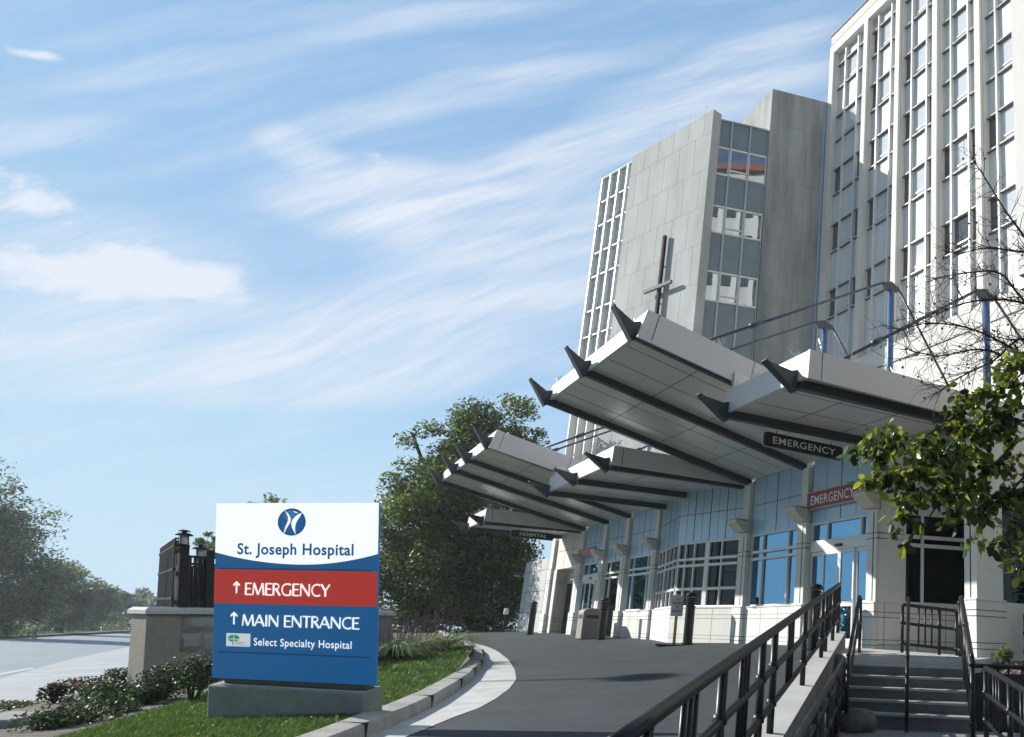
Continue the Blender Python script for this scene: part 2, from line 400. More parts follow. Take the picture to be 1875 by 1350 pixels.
# stair shaft: the stained slab that meets the tower
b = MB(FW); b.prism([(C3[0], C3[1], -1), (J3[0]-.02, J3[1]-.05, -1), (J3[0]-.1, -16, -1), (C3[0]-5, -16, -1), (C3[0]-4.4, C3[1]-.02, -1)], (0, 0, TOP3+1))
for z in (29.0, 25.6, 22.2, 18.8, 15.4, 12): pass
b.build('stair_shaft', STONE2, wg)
T3 = frame(FW(C3[0], C3[1], 0), R(72.0), 1)      # along the slab face towards the right, b towards the viewer
b = MB(T3)
for i, z in enumerate((30.2, 26.4, 22.6, 18.8, 15.0, 11.2)): b.box(.0, 3.5, .003, .006, z, z+.02)
for i in range(6):
    for x in (1.1, 2.3): b.box(x+(.5 if i % 2 else 0), x+.012+(.5 if i % 2 else 0), .003, .006, 30.2-3.8*i-3.75, 30.2-3.8*i)
b.build('slab_joint', mat('stone_joint', (.19, .19, .185), .9), wg)
b = MB(FW); 
b.tube([(J3[0]-.06, J3[1]+.12, 2), (J3[0]-.06, J3[1]+.12, TOP3-.2)], .05, 6); b.build('downpipe', mat('blue_downpipe', (.18, .35, .55), .5), wg)
# ribbon-window face
Sr = FW(C3[0]-.06, C3[1]+.02, 0); TS = frame(Sr, R(252.0), -1)               # along to the left, b towards viewer
LS = 3.34; nS = TS.B
def zs_on(px, py): return on_plane((px, py), TS(0, 0, 0), nS).z
q = on_plane((1308, 217), TS(0, 0, 0), nS); LS = (q-TS.p0).dot(TS.A)
rows = [(640, 450), (632, 553), (622, 655), (608, 775), (599, 875), (588, 1025), (577, 1135)]
zr = [zs_on(1000+x/2.0766, y/2.0766) for x, y in rows]
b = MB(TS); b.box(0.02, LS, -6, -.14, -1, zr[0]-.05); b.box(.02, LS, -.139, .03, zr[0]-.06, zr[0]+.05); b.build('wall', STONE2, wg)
dv = [LS*i/3 for i in range(4)]
b = MB(TS)
for d in dv: b.box(max(.02, d-.05), min(LS-.002, d+.05), -.13, .04, 4, zr[0]-.061)
b.build('mullion', mat('grey_mullion', (.33, .38, .42), .4, .2), wg)
for i in range(0, 7, 2):
    z1 = zr[i]-.065 if i == 0 else zr[i]-.04; z0 = zr[i+1]+.04 if i < 6 else 4
    for j in range(3):
        b = MB(TS); b.box(dv[j]+.052, dv[j+1]-.052, -.12, -.05, z0, z1); b.build('spandrel_panel', SPAN2, wg)
for i in (1, 3, 5):
    z1, z0 = zr[i], zr[i+1]
    for j in range(3):
        b = MB(TS); x0, x1 = dv[j]+.052, dv[j+1]-.052
        b.box(x0, x1, -.11, .02, z1-.038, z1+.038); b.box(x0, x1, -.11, .06, z0-.038, z0+.038)
        for xj in (x0, x1-.03): b.box(xj, xj+.03, -.112, .005, z0-.03, z1+.03)
        if j == 1: b.box(x0, x1, -.11, .0, z0+.36, z0+.43)
        wf = b.build('window', FRAME, wg)
        b = MB(TS); b.box(x0, x1, -.1, -.06, z0+.039, z1-.039); b.build('pane', GLASSW, wf)
# blank limestone slab with the cross
off = .55
Sl = TS(LS, 0, 0); E2p = Sl+nS*off
E2 = on_plane((1307, 200), E2p, nS); F2 = ray(1158, 288); F2 = F2*(E2.z/F2.z)
dd = F2-E2; az2 = math.atan2(dd.x, dd.y); L2 = math.hypot(dd.x, dd.y)
T2 = frame(E2, az2, -1); Z2 = E2.z                                           # along to the left and away, b outward (left, lit side)
b = MB(T2); b.box(0, L2, -.62, 0, -1, Z2); b.box(.3, L2, -6.5, -.621, -1, Z2-1.6); b.build('limestone_slab', STONE, wg)
b = MB(T2)
for i in range(9):
    z = Z2-1.5-2.4*i
    b.box(.01, L2-.01, .003, .006, z, z+.014)
    for j in range(6):
        x = .7+1.45*j+(.7 if i % 2 else 0)
        if x < L2-.1: b.box(x, x+.012, .003, .006, z+.02, z+2.39)
b.build('slab_joint', mat('pale_stone_joint', (.295, .30, .285), .9), wg)
# far left window wall behind the slab
P0 = on_plane((1158, 300), T2(0, -.62, 0), T2.B); zl = P0.z
x1 = (on_plane((1157, 299), T2(0, -.62, 0), T2.B)-T2.p0).dot(T2.A); x2 = (on_plane((1108, 328), T2(0, -.62, 0), T2.B)-T2.p0).dot(T2.A)
T4 = T2
b = MB(T2); b.box(L2+.002, x2, -6.5, -.82, -1, zl-.06); b.box(L2+.002, x2+.15, -6.5, -.45, zl-.055, zl+.06); b.build('window_wall', PIERM, wg)
zz = [on_plane((1040+x/3.375, 280+y/3.375), T2(0, -.62, 0), T2.B).z for x, y in ((235, 165), (222, 312), (205, 458), (180, 630), (160, 778), (132, 990), (112, 1150))]
zz.append(zz[-1]-(zz[-2]-zz[-1])); zz.append(zz[-1]-2.2)
nb = 4; xs_ = [L2+.05+(x2-L2-.1)*i/nb for i in range(nb+1)]
for i in range(nb+1):
    b = MB(T2); b.box(xs_[i]-.06, xs_[i]+.06, -.81, -.38, 4, zl-.06); b.build('mullion', FIN, wg)
for i in range(len(zz)-1):
    for j in range(nb):
        b = MB(T2); x0, x1_ = xs_[j]+.062, xs_[j+1]-.062; z1, z0 = zz[i], zz[i+1]
        if i % 2 == 0:
            b.box(x0, x1_, -.8, -.62, z0+.031, z1-.061 if i == 0 else z1-.031); b.build('spandrel_panel', SPAN, wg)
        else:
            b.box(x0, x1_, -.8, -.45, z1-.03, z1+.03); b.box(x0, x1_, -.8, -.45, z0-.03, z0+.03); b.box(x0, x1_, -.8, -.6, z0+.5, z0+.58)
            for xj in (x0, x1_-.03): b.box(xj, xj+.03, -.802, -.58, z0-.02, z1+.02)
            wf = b.build('window', FIN, wg)
            b = MB(T2); b.box(x0, x1_, -.8, -.66, z0+.031, z1-.031); b.build('pane', GLASST, wf)
# the cross
def on2(px, py, o): return on_plane((px, py), T2(0, o, 0), T2.B)
co = .2
pt, pb = on2(1217.5, 432, co), on2(1204, 556, co); cl_, cr_ = on2(1181, 538, co+.1), on2(1231, 514.5, co+.1)
CROSSM = mat('dark_bronze', (.02, .022, .022), .8, 0, spec=.15)
cx0 = (pt-T2.p0).dot(T2.A)
cr = thing('wall_cross', 'large dark metal cross mounted on the blank stone slab', 'cross', T2(cx0, co, (pt.z+pb.z)/2))
b = MB(T2); b.box(cx0-.09, cx0+.09, co-.1, co+.08, pb.z-1.6, pt.z); b.build('upright', CROSSM, cr)
a0, a1 = (cl_-T2.p0).dot(T2.A), (cr_-T2.p0).dot(T2.A); zc = (cl_.z+cr_.z)/2
b = MB(T2); b.box(a1, a0, co+.082, co+.22, zc-.1, zc+.1); b.build('crossbar', mat('bronze_bar', (.12, .14, .145), .7, 0, spec=.2), cr)
b = MB(T2)
for z in (pt.z-1.9, zc-.9): b.tube([(cx0, .0, z), (cx0, co-.1, z)], .04, 6)
b.build('bracket', CROSSM, cr)

# ================================================================ EMERGENCY BUILDING (facade frame u, v, z)
ZBASE = -.35
er = thing('emergency_building', 'low white emergency wing with pilasters and large windows under winged canopies', 'building', FW(-12, -5, 0))
pil = [(-17.9, -17.42), (-15.45, -14.95), (-12.55, -12.1), (-6.12, -5.62), (-3.0, -2.55), (-.04, .36)]
bays = [(-20.2, -17.9), (-17.42, -15.45), (-14.95, -12.55), (-12.1, -6.12), (-5.62, -3.0), (-2.55, -.04)]
b = MB(FW)
b.box(-24.4, 3.1, -11.6, -4.5, ZBASE, 4.9)                                     # body of the building
b.build('wall', CREAM, er)
b = MB(FW); b.box(-24.9, .36, -4.49, -.6, 4.7, 5.0); b.box(.37, 3.3, -4.49, -.3, 4.7, 5.0); b.build('roof', ROOFM, er)
def upper(u0, u1, v, T=FW, a_out=0):
    pass
UP = MB(FW); BASEM = MB(FW); GR = MB(FW)
# upper wall of every straight bay, with panel joints
def upper_bay(T, a0, a1, zl, n=2, name='upper_wall'):
    b = MB(T); b.box(a0, a1, -.30, -.03, zl, 4.66)
    b.box(a0, a1, -.029, -.026, 3.74, 3.755, 1)
    for i in range(1, n):
        x = a0+(a1-a0)*i/n; b.box(x-.014, x+.014, -.029, -.025, zl+.02, 4.66, 1)
    for i in range(n):
        x = a0+(a1-a0)*(i+.5)/n; b.box(x-.004, x+.004, -.029, -.026, zl+.02, 4.66, 1)
    b.build(name, [PANEL, JOINT], er)
def base_bay(T, a0, a1):
    b = MB(T); b.box(a0, a1, -.30, .03, ZBASE, .905); b.box(a0, a1, -.30, .05, .906, .93)
    for z in (.60, .71, .03, .13): b.box(a0, a1, .031, .034, z, z+.012, 1)
    for i in range(1, 3):
        x = a0+(a1-a0)*i/3; b.box(x-.004, x+.004, .031, .034, ZBASE, .9, 1)
    b.build('base_wall', [CREAM, mat('precast_joint', (.32, .31, .29), .9)], er)
def window(T, a0, a1, z0, z1, vb, hb, gm=None, name='window', thick=(), fw=.05):
    b = MB(T); lo, hi = -.14, -.035
    b.box(a0, a0+fw, lo, hi, z0, z1); b.box(a1-fw, a1, lo, hi, z0, z1)
    b.box(a0+fw, a1-fw, lo, hi, z0, z0+fw); b.box(a0+fw, a1-fw, lo, hi, z1-fw, z1)
    for x in vb: 
        w = .10 if x in thick else .03
        b.box(x-w, x+w, lo, hi+.004, z0+fw+.001, z1-fw-.001)
    for z in hb: b.box(a0+fw+.001, a1-fw-.001, lo, hi+.012, z-.04, z+.04)
    f = b.build(name, FRAME, er, bevel=.006)
    b = MB(T); b.box(a0+.01, a1-.01, -.125, -.095, z0+.01, z1-.01); b.build('pane', gm or GLASS, f)
    return f
HB = (2.41, 2.22)
# bay by the near door, W1
upper_bay(FW, -5.62, -3.0, 2.91); base_bay(FW, -5.62, -3.0)
window(FW, -5.62, -3.0, .931, 2.909, (-4.97, -3.64), HB)
# near emergency door
def door_bay(u0, u1):
    upper_bay(FW, u0, u1, 2.93)
    window(FW, u0, u1, 2.43, 2.929, (u0+.7, u1-.42), (), name='transom_window')
    b = MB(FW); b.box(u0, u1, -.16, -.02, 2.2, 2.428); b.box((u0+u1)/2-.12, (u0+u1)/2+.14, -.019, .03, 2.27, 2.33, 1)
    b.build('door_header', [FRAME, BLACKM], er, bevel=.008)
    w = (u1-u0)
    xs = [u0, u0+.24*w, u0+.52*w, u0+.76*w, u1]
    for i in range(4):
        a0, a1 = xs[i]+.004, xs[i+1]-.004; o = -.02 if i in (0, 3) else .03
        b = MB(FW); st = .06
        b.box(a0, a0+st, o-.1, o-.03, -.06, 2.195); b.box(a1-st, a1, o-.1, o-.03, -.06, 2.195)
        for z0, z1 in ((-.06, .14), (.86, .98), (2.1, 2.195)): b.box(a0+st, a1-st, o-.1, o-.03, z0, z1)
        d = b.build('door' if i in (1, 2) else 'sidelight', FRAME, er, bevel=.006)
        b = MB(FW); b.box(a0+.02, a1-.02, o-.08, o-.055, .1, 2.15); b.build('pane', GLASS, d)
door_bay(-2.55, -.04); door_bay(-20.2, -17.9)
# far bays
for u0, u1, vb in ((-17.42, -15.45, (-16.9, -15.85)), (-14.95, -12.55, (-14.45, -13.1))):
    upper_bay(FW, u0, u1, 2.88)
    if u0 < -16:
        window(FW, u0, u1, -.05, 2.879, vb, HB, GLASSD)
    else:
        base_bay(FW, u0, u1); window(FW, u0, u1, .931, 2.879, vb, HB)
# shallow V bay
AP = (-9.14, .66)
def seg(p, q):
    P, Q = FW(p[0], p[1], 0), FW(q[0], q[1], 0); d = Q-P
    return frame(P, math.atan2(d.x, d.y), 1), d.length
TL, LL = seg((-12.1, .03), AP); TR_, LR = seg(AP, (-6.12, .03))
for T, L, n in ((TL, LL, 2), (TR_, LR, 4)):
    upper_bay(T, 0.0, L, 2.88, n); base_bay(T, 0.0, L)
window(TL, .02, LL-.02, .931, 2.879, (LL*.2, LL*.4, LL*.6, LL*.8), (2.36, 2.17, 1.47), GLASSD, thick=(LL*.4,))
x = LR/3.05
window(TR_, .06, LR-.1, .931, 2.879, (.42*x/1, .86*x, 1.49*x, 2.16*x), (2.36, 2.17, 1.47), GLASSD, thick=(1.49*x,))
# pilasters
def pilaster(u0, u1, v0=-.35, top=4.40, ped=.05):
    b = MB(FW)
    b.box(u0-ped*.2, u1, v0, .17, ZBASE, .90); b.box(u0-ped*.2-.01, u1+.01, v0, .185, .9, .925)
    b.box(u0+.03, u1-.02, v0, .12, .926, 2.93); b.box(u0+.03, u1-.01, v0, .135, 2.931, 2.96)
    b.box(u0+.1, u1-.06, v0, .09, 2.961, top)
    for z, o in ((.60, .171), (.71, .171), (.12, .171), (.01, .171), (2.31, .121), (2.43, .121)):
        b.box(u0-ped*.2, u1+.003, v0, o+.003, z, z+.014, 1)
    b.box(u0+(u1-u0)*.62, u0+(u1-u0)*.62+.03, .12, .124, .95, 2.9, 1)
    b.build('pilaster', [CREAM, JOINT], er, bevel=.0)
for p in pil: pilaster(*p)
pilaster(-20.85, -20.2); 
pilaster(-25.0, -24.42, -.62)
# blank end bay with an opening beside the end pilaster
b = MB(FW); b.box(-24.42, -20.85, -.9, -.6, ZBASE, 2.9); b.box(-24.42, -20.85, -.6, -.05, 2.92, 4.6); b.box(-23.9, -23.3, -.59, -.55, ZBASE, 2.3, 1)
for z in (3.74,): b.box(-24.42, -20.85, -.049, -.046, z, z+.015, 2)
for xx in (-23.2, -22.0): b.box(xx, xx+.015, -.049, -.046, 2.93, 4.6, 2)
b.build('end_wall', [WHITE, GLASSD, JOINT], er)
b = MB(FW); b.box(-24.4, -23.9, -.045, .0, ZBASE, 2.9); b.build('end_panel', CREAM, er)
# low wall beyond the building's end
lw = MB(FW); lw.box(-29.5, -25.02, -.25, 0, -.4, 3.55)
for z in (1.0, 2.0, 3.0): lw.box(-29.5, -25.02, .003, .006, z, z+.02, 1)
for i in range(4): lw.box(-28.8+1.1*i, -28.785+1.1*i, .003, .006, -.4, 3.5, 1)
lw = lw.build('garden_wall', [mat('panelled_concrete', (.47, .47, .455), .8, var=.08, scale=2), JOINT])
tag(lw, 'grey panelled concrete wall beyond the far end pilaster under the tree', 'wall')
# entry recess at right of the near door: wall running back with a big dark window
TW = frame(FW(.36, .03, 0), R(75), 1)
Lw = 2.15
b = MB(TW); b.box(0, .56, -.3, 0, ZBASE, .905); b.box(.56, Lw+.6, -.3, 0, ZBASE, .905); b.box(0, .56, -.3, -.02, .906, 4.6)
b.box(.56, Lw+.6, -.3, -.02, 2.96, 4.6); b.box(Lw+.2, Lw+.6, -.3, -.02, .906, 2.96)
for z in (.60, .71, .03, .13): b.box(0, Lw+.6, .001, .004, z, z+.012, 1)
for z in (2.31, 2.43): b.box(0, .56, -.019, -.015, z, z+.012, 1)
for xx in (.12, .9, 1.55): b.box(xx, xx+.01, .001, .004, ZBASE, .9, 1)
b.build('recess_wall', [CREAM, JOINT], er)
window(TW, .562, Lw+.198, .907, 2.959, (1.02,), (2.41, 2.22), GLASSD, fw=.06)
# corner pilaster at the right
b = MB(FW)
b.box(3.04, 3.46, -.62, .17, ZBASE-.2, .90); b.box(3.03, 3.475, -.63, .185, .9, .925); b.box(3.09, 3.42, -.6, .11, .926, 4.36)
for z, o in ((.60, .171), (.71, .171), (.12, .171), (.01, .171)): b.box(3.04, 3.463, -.62, o+.003, z, z+.014, 1)
for z in (2.33, 2.46): b.box(3.09, 3.424, -.6, .114, z, z+.014, 1)
b.box(3.24, 3.27, .11, .114, .95, 4.3, 1)
b.build('corner_pilaster', [CREAM, JOINT], er)
b = MB(FW); b.box(3.12, 3.4, -4.49, -.62, 2.95, 4.7); b.box(3.12, 3.4, -4.49, -.62, ZBASE, .9); b.box(3.14, 3.3, -4.48, -.63, .9, 2.95, 1)
b.build('side_wall', [CREAM, GLASSD], er)

# wall sconces on the pilasters
SCON = mat('cream_sconce', (.62, .58, .50), .5)
sc0 = None
for i, (u, lab) in enumerate(((-2.78, 'cream wedge wall lamp on the pilaster left of the near emergency door'), (-5.87, 'cream wedge wall lamp on the pilaster right of the bay window'),
        (.16, 'cream wedge wall lamp on the pilaster right of the near emergency door'), (-12.33, 'cream wedge wall lamp on the pilaster left of the bay window'),
        (-15.2, 'cream wedge wall lamp between the two far window bays'), (-17.66, 'cream wedge wall lamp on the pilaster right of the far red sign'),
        (-20.5, 'cream wedge wall lamp on the pilaster left of the far red sign'))):
    if sc0 is None:
        sc0 = thing('wall_lamp', lab, 'wall lamp', FW(u, .09, 3.1), 'wedge lamps along the facade')
        T = lambda a, bb, c: a*Un+bb*Vn+c*Zn
        b = MB(T); b.prism([(-.25, .01, .2), (-.25, .42, .22), (-.25, .42, .13), (-.25, .16, -.10), (-.25, .01, -.12)], (.5, 0, 0)); b.build('lamp_body', SCON, sc0, local=True, bevel=.015)
        b = MB(T); b.box(-.28, .28, .02, .45, .222, .25); b.build('lamp_rim', SCON, sc0, local=True, bevel=.006)
        b = MB(T); b.box(-.22, .22, .03, .4, .252, .256); b.build('lens', mat('lamp_lens', (.8, .8, .78), .3), sc0, local=True)
    else: dup(sc0, FW(u, .09, 3.1), None, lab)
# ================================================================ WINGED CANOPIES
def sA(v): return 4.53+.2083*v           # soffit of the tilted wings
def rib(parent, u, kindA):
    w = .085
    b = MB(FW)
    if kindA:
        z0, z1, V = 4.36, 5.62, 5.98
        b.prism([(u-w, .0, z0), (u-w, V, z1), (u-w, V-.08, sA(V)+.0), (u-w, .0, sA(0)-.006)], (2*w, 0, 0))
    else:
        z0, z1, V = 4.33, 4.27, 4.06
        b.prism([(u-w, .0, z0), (u-w, V, z1), (u-w, V-.06, 4.44), (u-w, .0, 4.50)], (2*w, 0, 0))
    r = b.build('rib', SLATE, parent, bevel=.012)
    b = MB(FW)
    if kindA:
        p0, p1, back = (6.03, 5.56), (6.47, 6.20), (5.90, 6.0)
    else:
        p0, p1, back = (4.10, 4.22), (4.74, 4.66), (4.06, 4.62)
    d = Vector((p1[0]-p0[0], p1[1]-p0[1])).normalized(); n = Vector((d.y, -d.x))*.035
    W2 = .095
    b.prism([(u-W2, p0[0], p0[1]), (u-W2, p0[0]+n.x, p0[1]+n.y), (u-W2, p1[0]+n.x, p1[1]+n.y), (u-W2, p1[0], p1[1])], (2*W2, 0, 0))
    b.prism([(u-.05, p0[0]-.002, p0[1]+.03), (u-.05, p1[0]-.03, p1[1]-.02), (u-.05, back[0]+.15, back[1]-.05), (u-.05, back[0], back[1]), (u-.05, back[0], p0[1]+.05)], (.10, 0, 0))
    b.build('rib_tip', SLATE, r, bevel=.006)
def soffit_joints(b, u0, u1, V, zf, ns, nv):
    for i in range(1, ns):
        x = u0+(u1-u0)*i/ns
        b.prism([(x-.008, .05, zf(.05)-.004), (x-.008, V, zf(V)-.004), (x-.008, V, zf(V)-.0005), (x-.008, .05, zf(.05)-.0005)], (.016, 0, 0), 1)
    for i in range(1, nv):
        v = V*i/nv
        b.prism([(u0, v-.008, zf(v)-.004), (u0, v+.008, zf(v)-.004), (u0, v+.008, zf(v)-.0005), (u0, v-.008, zf(v)-.0005)], (u1-u0, 0, 0), 1)
def spikes(parent, pts):
    b = MB(FW); rr = random.Random(3)
    for u, v, z in pts:
        for k in range(7):
            b.tube([(u+rr.uniform(-.05, .05), v+rr.uniform(-.05, .05), z), (u+rr.uniform(-.14, .14), v+rr.uniform(-.1, .1), z+rr.uniform(.12, .2))], .0045, 3)
    b.build('bird_spikes', mat('spike_steel', (.6, .6, .6), .3, .8), parent)
def wingA(label, u0, u1, ribs, ns):
    t = thing('tilted_canopy', label, 'canopy', FW((u0+u1)/2, 0, 4.5), 'winged canopies over the entrance drive')
    b = MB(FW); V = 5.86
    b.prism([(u0, .0, sA(0)+.02), (u0, V, sA(V)+.02), (u0, V, sA(V)+.36), (u0, 0, sA(0)+.36)], (u1-u0, 0, 0)); b.build('roof_slab', WHITE, t)
    b = MB(FW); b.prism([(u0+.01, .02, sA(.02)), (u0+.01, V, sA(V)), (u0+.01, V, sA(V)+.017), (u0+.01, .02, sA(.02)+.017)], (u1-u0-.02, 0, 0), 0)
    soffit_joints(b, u0+.02, u1-.02, V, sA, ns, 4); b.build('soffit', [SOFFIT, JOINT], t)
    b = MB(FW); b.prism([(u0, V+.003, sA(V)-.01), (u0, V+.09, sA(V)-.03), (u0, V+.01, sA(V)+.43), (u0, V-.08, sA(V)+.43)], (u1-u0, 0, 0)); b.build('front_fascia', FASCIA, t, bevel=.01)
    b = MB(FW)
    b.prism([(u1+.002, .02, sA(0)-.17), (u1+.002, V+.18, sA(V)-.19), (u1+.002, V+.02, sA(V)+.42), (u1+.002, .02, sA(0)+.42)], (.05, 0, 0))
    for v in (V-.12, V-2.3): b.prism([(u1+.0525, v, sA(v)-.17), (u1+.0525, v+.016, sA(v)-.17), (u1+.0525, v-.1, sA(v)+.40), (u1+.0525, v-.116, sA(v)+.40)], (.002, 0, 0), 1)
    b.build('end_fascia', [FASCIA, JOINT], t)
    b = MB(FW); b.prism([(u0-.052, .02, sA(0)-.03), (u0-.052, V+.1, sA(V)-.03), (u0-.052, V, sA(V)+.42), (u0-.052, .02, sA(0)+.42)], (.05, 0, 0)); b.build('end_fascia', FASCIA, t)
    for r in ribs: rib(t, r, True)
    spikes(t, [(u0+(u1-u0)*k/5+.3, V-.05, sA(V)+.43) for k in range(5)]+[(u1-.05, V-1.6*k, sA(V-1.6*k)+.4) for k in range(1, 4)])
    return t
def wingB(label, u0, u1, ribs, ns, gap=None, vb=.02):
    t = thing('flat_canopy', label, 'canopy', FW((u0+u1)/2, 0, 4.4), 'winged canopies over the entrance drive')
    V = 4.0; zf = lambda v: 4.50-.015*v
    b = MB(FW); b.prism([(u0, .0, zf(0)+.02), (u0, V, zf(V)+.02), (u0, V, zf(V)+.40), (u0, 0, zf(0)+.40)], (u1-u0, 0, 0)); b.build('roof_slab', WHITE, t)
    b = MB(FW); b.prism([(u0+.01, .02, zf(0)), (u0+.01, V, zf(V)), (u0+.01, V, zf(V)+.017), (u0+.01, .02, zf(0)+.017)], (u1-u0-.02, 0, 0))
    soffit_joints(b, u0+.02, u1-.02, V, zf, ns, 3); b.build('soffit', [SOFFIT, JOINT], t)
    b = MB(FW); b.prism([(u0, V+.003, 4.40), (u0, V+.09, 4.40), (u0, V+.07, 4.90), (u0, V-.02, 4.90)], (u1-u0, 0, 0)); b.build('front_fascia', FASCIA, t, bevel=.01)
    b = MB(FW)
    b.prism([(u1+.002, vb, 4.40), (u1+.002, V+.09, 4.38), (u1+.002, V+.07, 4.905), (u1+.002, vb, 4.93)], (.05, 0, 0))
    for v in (V-.2, .5): b.box(u1+.0525, u1+.0545, v, v+.016, 4.40, 4.9, 1)
    b.build('end_fascia', [FASCIA, JOINT], t)
    if gap:
        b = MB(FW); b.prism([(gap, 1.9, 4.935), (gap, 3.93, 4.915), (gap, 3.93, sA(3.93)-.02), (gap, 1.9, 4.94)], (.03, 0, 0)); b.build('closure_panel', WHITE, t)
    for r in ribs: rib(t, r, False)
    spikes(t, [(u0+(u1-u0)*k/4+.2, V, 4.9) for k in range(5)]+[(u1-.05, V-.9*k, 4.91) for k in range(1, 4)])
    return t
wingA('largest tilted white canopy with steel ribs above the near end of the drive', -6.02, .26, (-5.86, -2.93, .0), 6)
wingB('flat white canopy above the near emergency door and the hanging black sign', .335, 3.36, (.47, 3.02), 3, .337, -2.2)
wingA('tilted white canopy with four ribs at the far end of the drive', -20.7, -11.95, (-20.5, -17.6, -15.2, -12.25), 8)
wingB('flat white canopy between the two tilted canopies, over the bay window', -11.85, -6.1, (-11.7, -9.0, -6.3), 6, -11.849)
wingB('short flat canopy at the far end by the tree, over the HOSPITAL sign', -24.2, -20.8, (-23.9, -20.98), 3)

# masts with tie rods
RODM = mat('steel_rod', (.045, .055, .075), .4, .2)
def mast(u, vm, zb, zt, vr, zr, label, back=3.2):
    t = thing('canopy_mast', label, 'mast', FW(u, vm, zb), 'blue canopy masts')
    b = MB(FW); b.tube([(u, vm, zb), (u, vm, zt-.12)], .085, 12); b.build('post', BLUEST, t, smooth=True)
    b = MB(FW); b.prism([(u-.03, vm-.22, zt-.12), (u-.03, vm+.22, zt-.18), (u-.03, vm+.30, zt+.02), (u-.03, vm, zt+.12), (u-.03, vm-.25, zt)], (.06, 0, 0)); b.build('gusset', RODM, t, bevel=.01)
    b = MB(FW); b.tube([(u, vm+.28, zt+.0), (u, vr, zr)], .035, 8)
    d = ((vm+.28)*.3+vr*.7, zt*.3+zr*.7); e = ((vm+.28)*.24+vr*.76, zt*.24+zr*.76)
    b.tube([(u, d[0], d[1]), (u, e[0], e[1])], .065, 8); b.build('tie_rod', RODM, t, smooth=True)
    b = MB(FW); b.tube([(u, vm-.2, zt+.03), (u, vm-back, 4.9)], .03, 8); b.build('back_stay', RODM, t, smooth=True)
mast(.0, -.42, 4.95, 8.72, 4.6, sA(4.6)+.4, 'tall blue mast rising behind the right end of the largest canopy')
mast(-2.93, -.42, 4.95, 8.62, 4.6, sA(4.6)+.4, 'blue mast on the largest canopy, seen against the stained stone shaft')
mast(3.02, -.66, 4.95, 7.5, 3.3, 4.92, 'blue mast behind the bare twigs at right above the flat canopy')
mast(-12.25, -.42, 4.95, 8.4, 4.4, sA(4.4)+.4, 'blue mast at the near end of the far tilted canopy')
mast(-15.2, -.42, 4.95, 8.4, 4.4, sA(4.4)+.4, 'blue mast in the middle of the far tilted canopy')
mast(-9.0, -.5, 4.95, 7.3, 3.3, 4.92, 'short blue mast above the bay window canopy')

# ================================================================ SIGNS ON THE BUILDING
BLK = mat('sign_black', (.012, .014, .013), .35); LET = mat('sign_letter_white', (.86, .85, .80), .5)
def hang_sign(name, s, u, v0, v1, z0, z1, label, hz, rel):
    t = thing(name, label, 'sign', FW(u, (v0+v1)/2, z0))
    b = MB(FW); r = .07
    out = []
    for cxv, czv, a0 in ((v1-r, z1-r, 0), (v0+r, z1-r, 90), (v0+r, z0+r, 180), (v1-r, z0+r, 270)):
        for k in range(5):
            a = R(a0+22.5*k); out.append((u-.04, cxv+r*math.cos(a), czv+r*math.sin(a)))
    b.prism(out, (.08, 0, 0)); b.build('sign_box', BLK, t)
    b = MB(FW); out2 = [(u-.045, p[1]+(.012 if p[1] > (v0+v1)/2 else -.012), p[2]+(.012 if p[2] > (z0+z1)/2 else -.012)) for p in out]
    b.prism(out2, (.03, 0, 0)); b.build('sign_rim', mat('sign_rim', (.45, .47, .48), .35, .5), t)
    T = lambda x, y, d: FW(u+.041+d, v1-x, y)
    b = MB(XY); L = v1-v0
    put_text(b, s, T, L*rel[0], L*rel[1], z0+(z1-z0)*rel[2], (z1-z0)*rel[3], .001, bold=.011)
    b.build('lettering', LET, t, fixn=False)
    b = MB(FW)
    for v in (v0+.3, v1-.3): b.tube([(u, v, z1), (u, v, hz)], .012, 6)
    b.build('hanger', BLK, t)
hang_sign('hanging_sign', 'EMERGENCY', .12, 1.0, 3.02, 3.97, 4.27, 'black hanging EMERGENCY sign under the flat canopy rib', 4.34, (.10, .90, .26, .5))
hang_sign('hanging_sign', 'HOSPITAL', -20.6, 1.28, 3.02, 3.85, 4.13, 'black hanging HOSPITAL sign under the far end canopy', 4.34, (.20, .83, .27, .48))
def wall_sign(u0, u1, z0, z1, label, txt, rel, colr, lc):
    t = thing('wall_sign', label, 'sign', FW((u0+u1)/2, .0, z0))
    b = MB(FW); b.box(u0, u1, -.02, .10, z0, z1); b.build('sign_box', mat('cabinet_grey', (.45, .45, .44), .5), t, bevel=.01)
    b = MB(FW); b.box(u0+.03, u1-.03, .101, .11, z0+.03, z1-.03); b.build('sign_face', colr, t)
    if txt:
        b = MB(XY); T = lambda x, y, d: FW(u0+x, .111+d, y); L = u1-u0
        put_text(b, txt, T, L*rel[0], L*rel[1], z0+(z1-z0)*rel[2], (z1-z0)*rel[3], .001, bold=.011)
        b.build('lettering', lc, t, fixn=False)
    return t
wall_sign(-2.62, -.42, 3.26, 3.72, 'dark red EMERGENCY sign on the wall above the near door', 'EMERGENCY', (.09, .93, .24, .5), mat('dark_red_face', (.30, .035, .04), .35), mat('pale_letter', (.75, .78, .78), .5))
t = wall_sign(-20.75, -18.75, 3.2, 3.6, 'faded red sign with illegible pale writing above the far door', None, None, mat('faded_red_face', (.42, .13, .13), .4), None)
b = MB(FW); rr = random.Random(5)
for r_ in range(2):
    for k in range(9 if r_ == 0 else 7):
        x = -20.35+.115*k+(.12 if r_ else 0); b.box(x, x+.075, .1105, .1125, 3.43-.13*r_, 3.43-.13*r_+.09)
b.build('lettering', mat('faint_letter', (.55, .38, .37), .5), t)

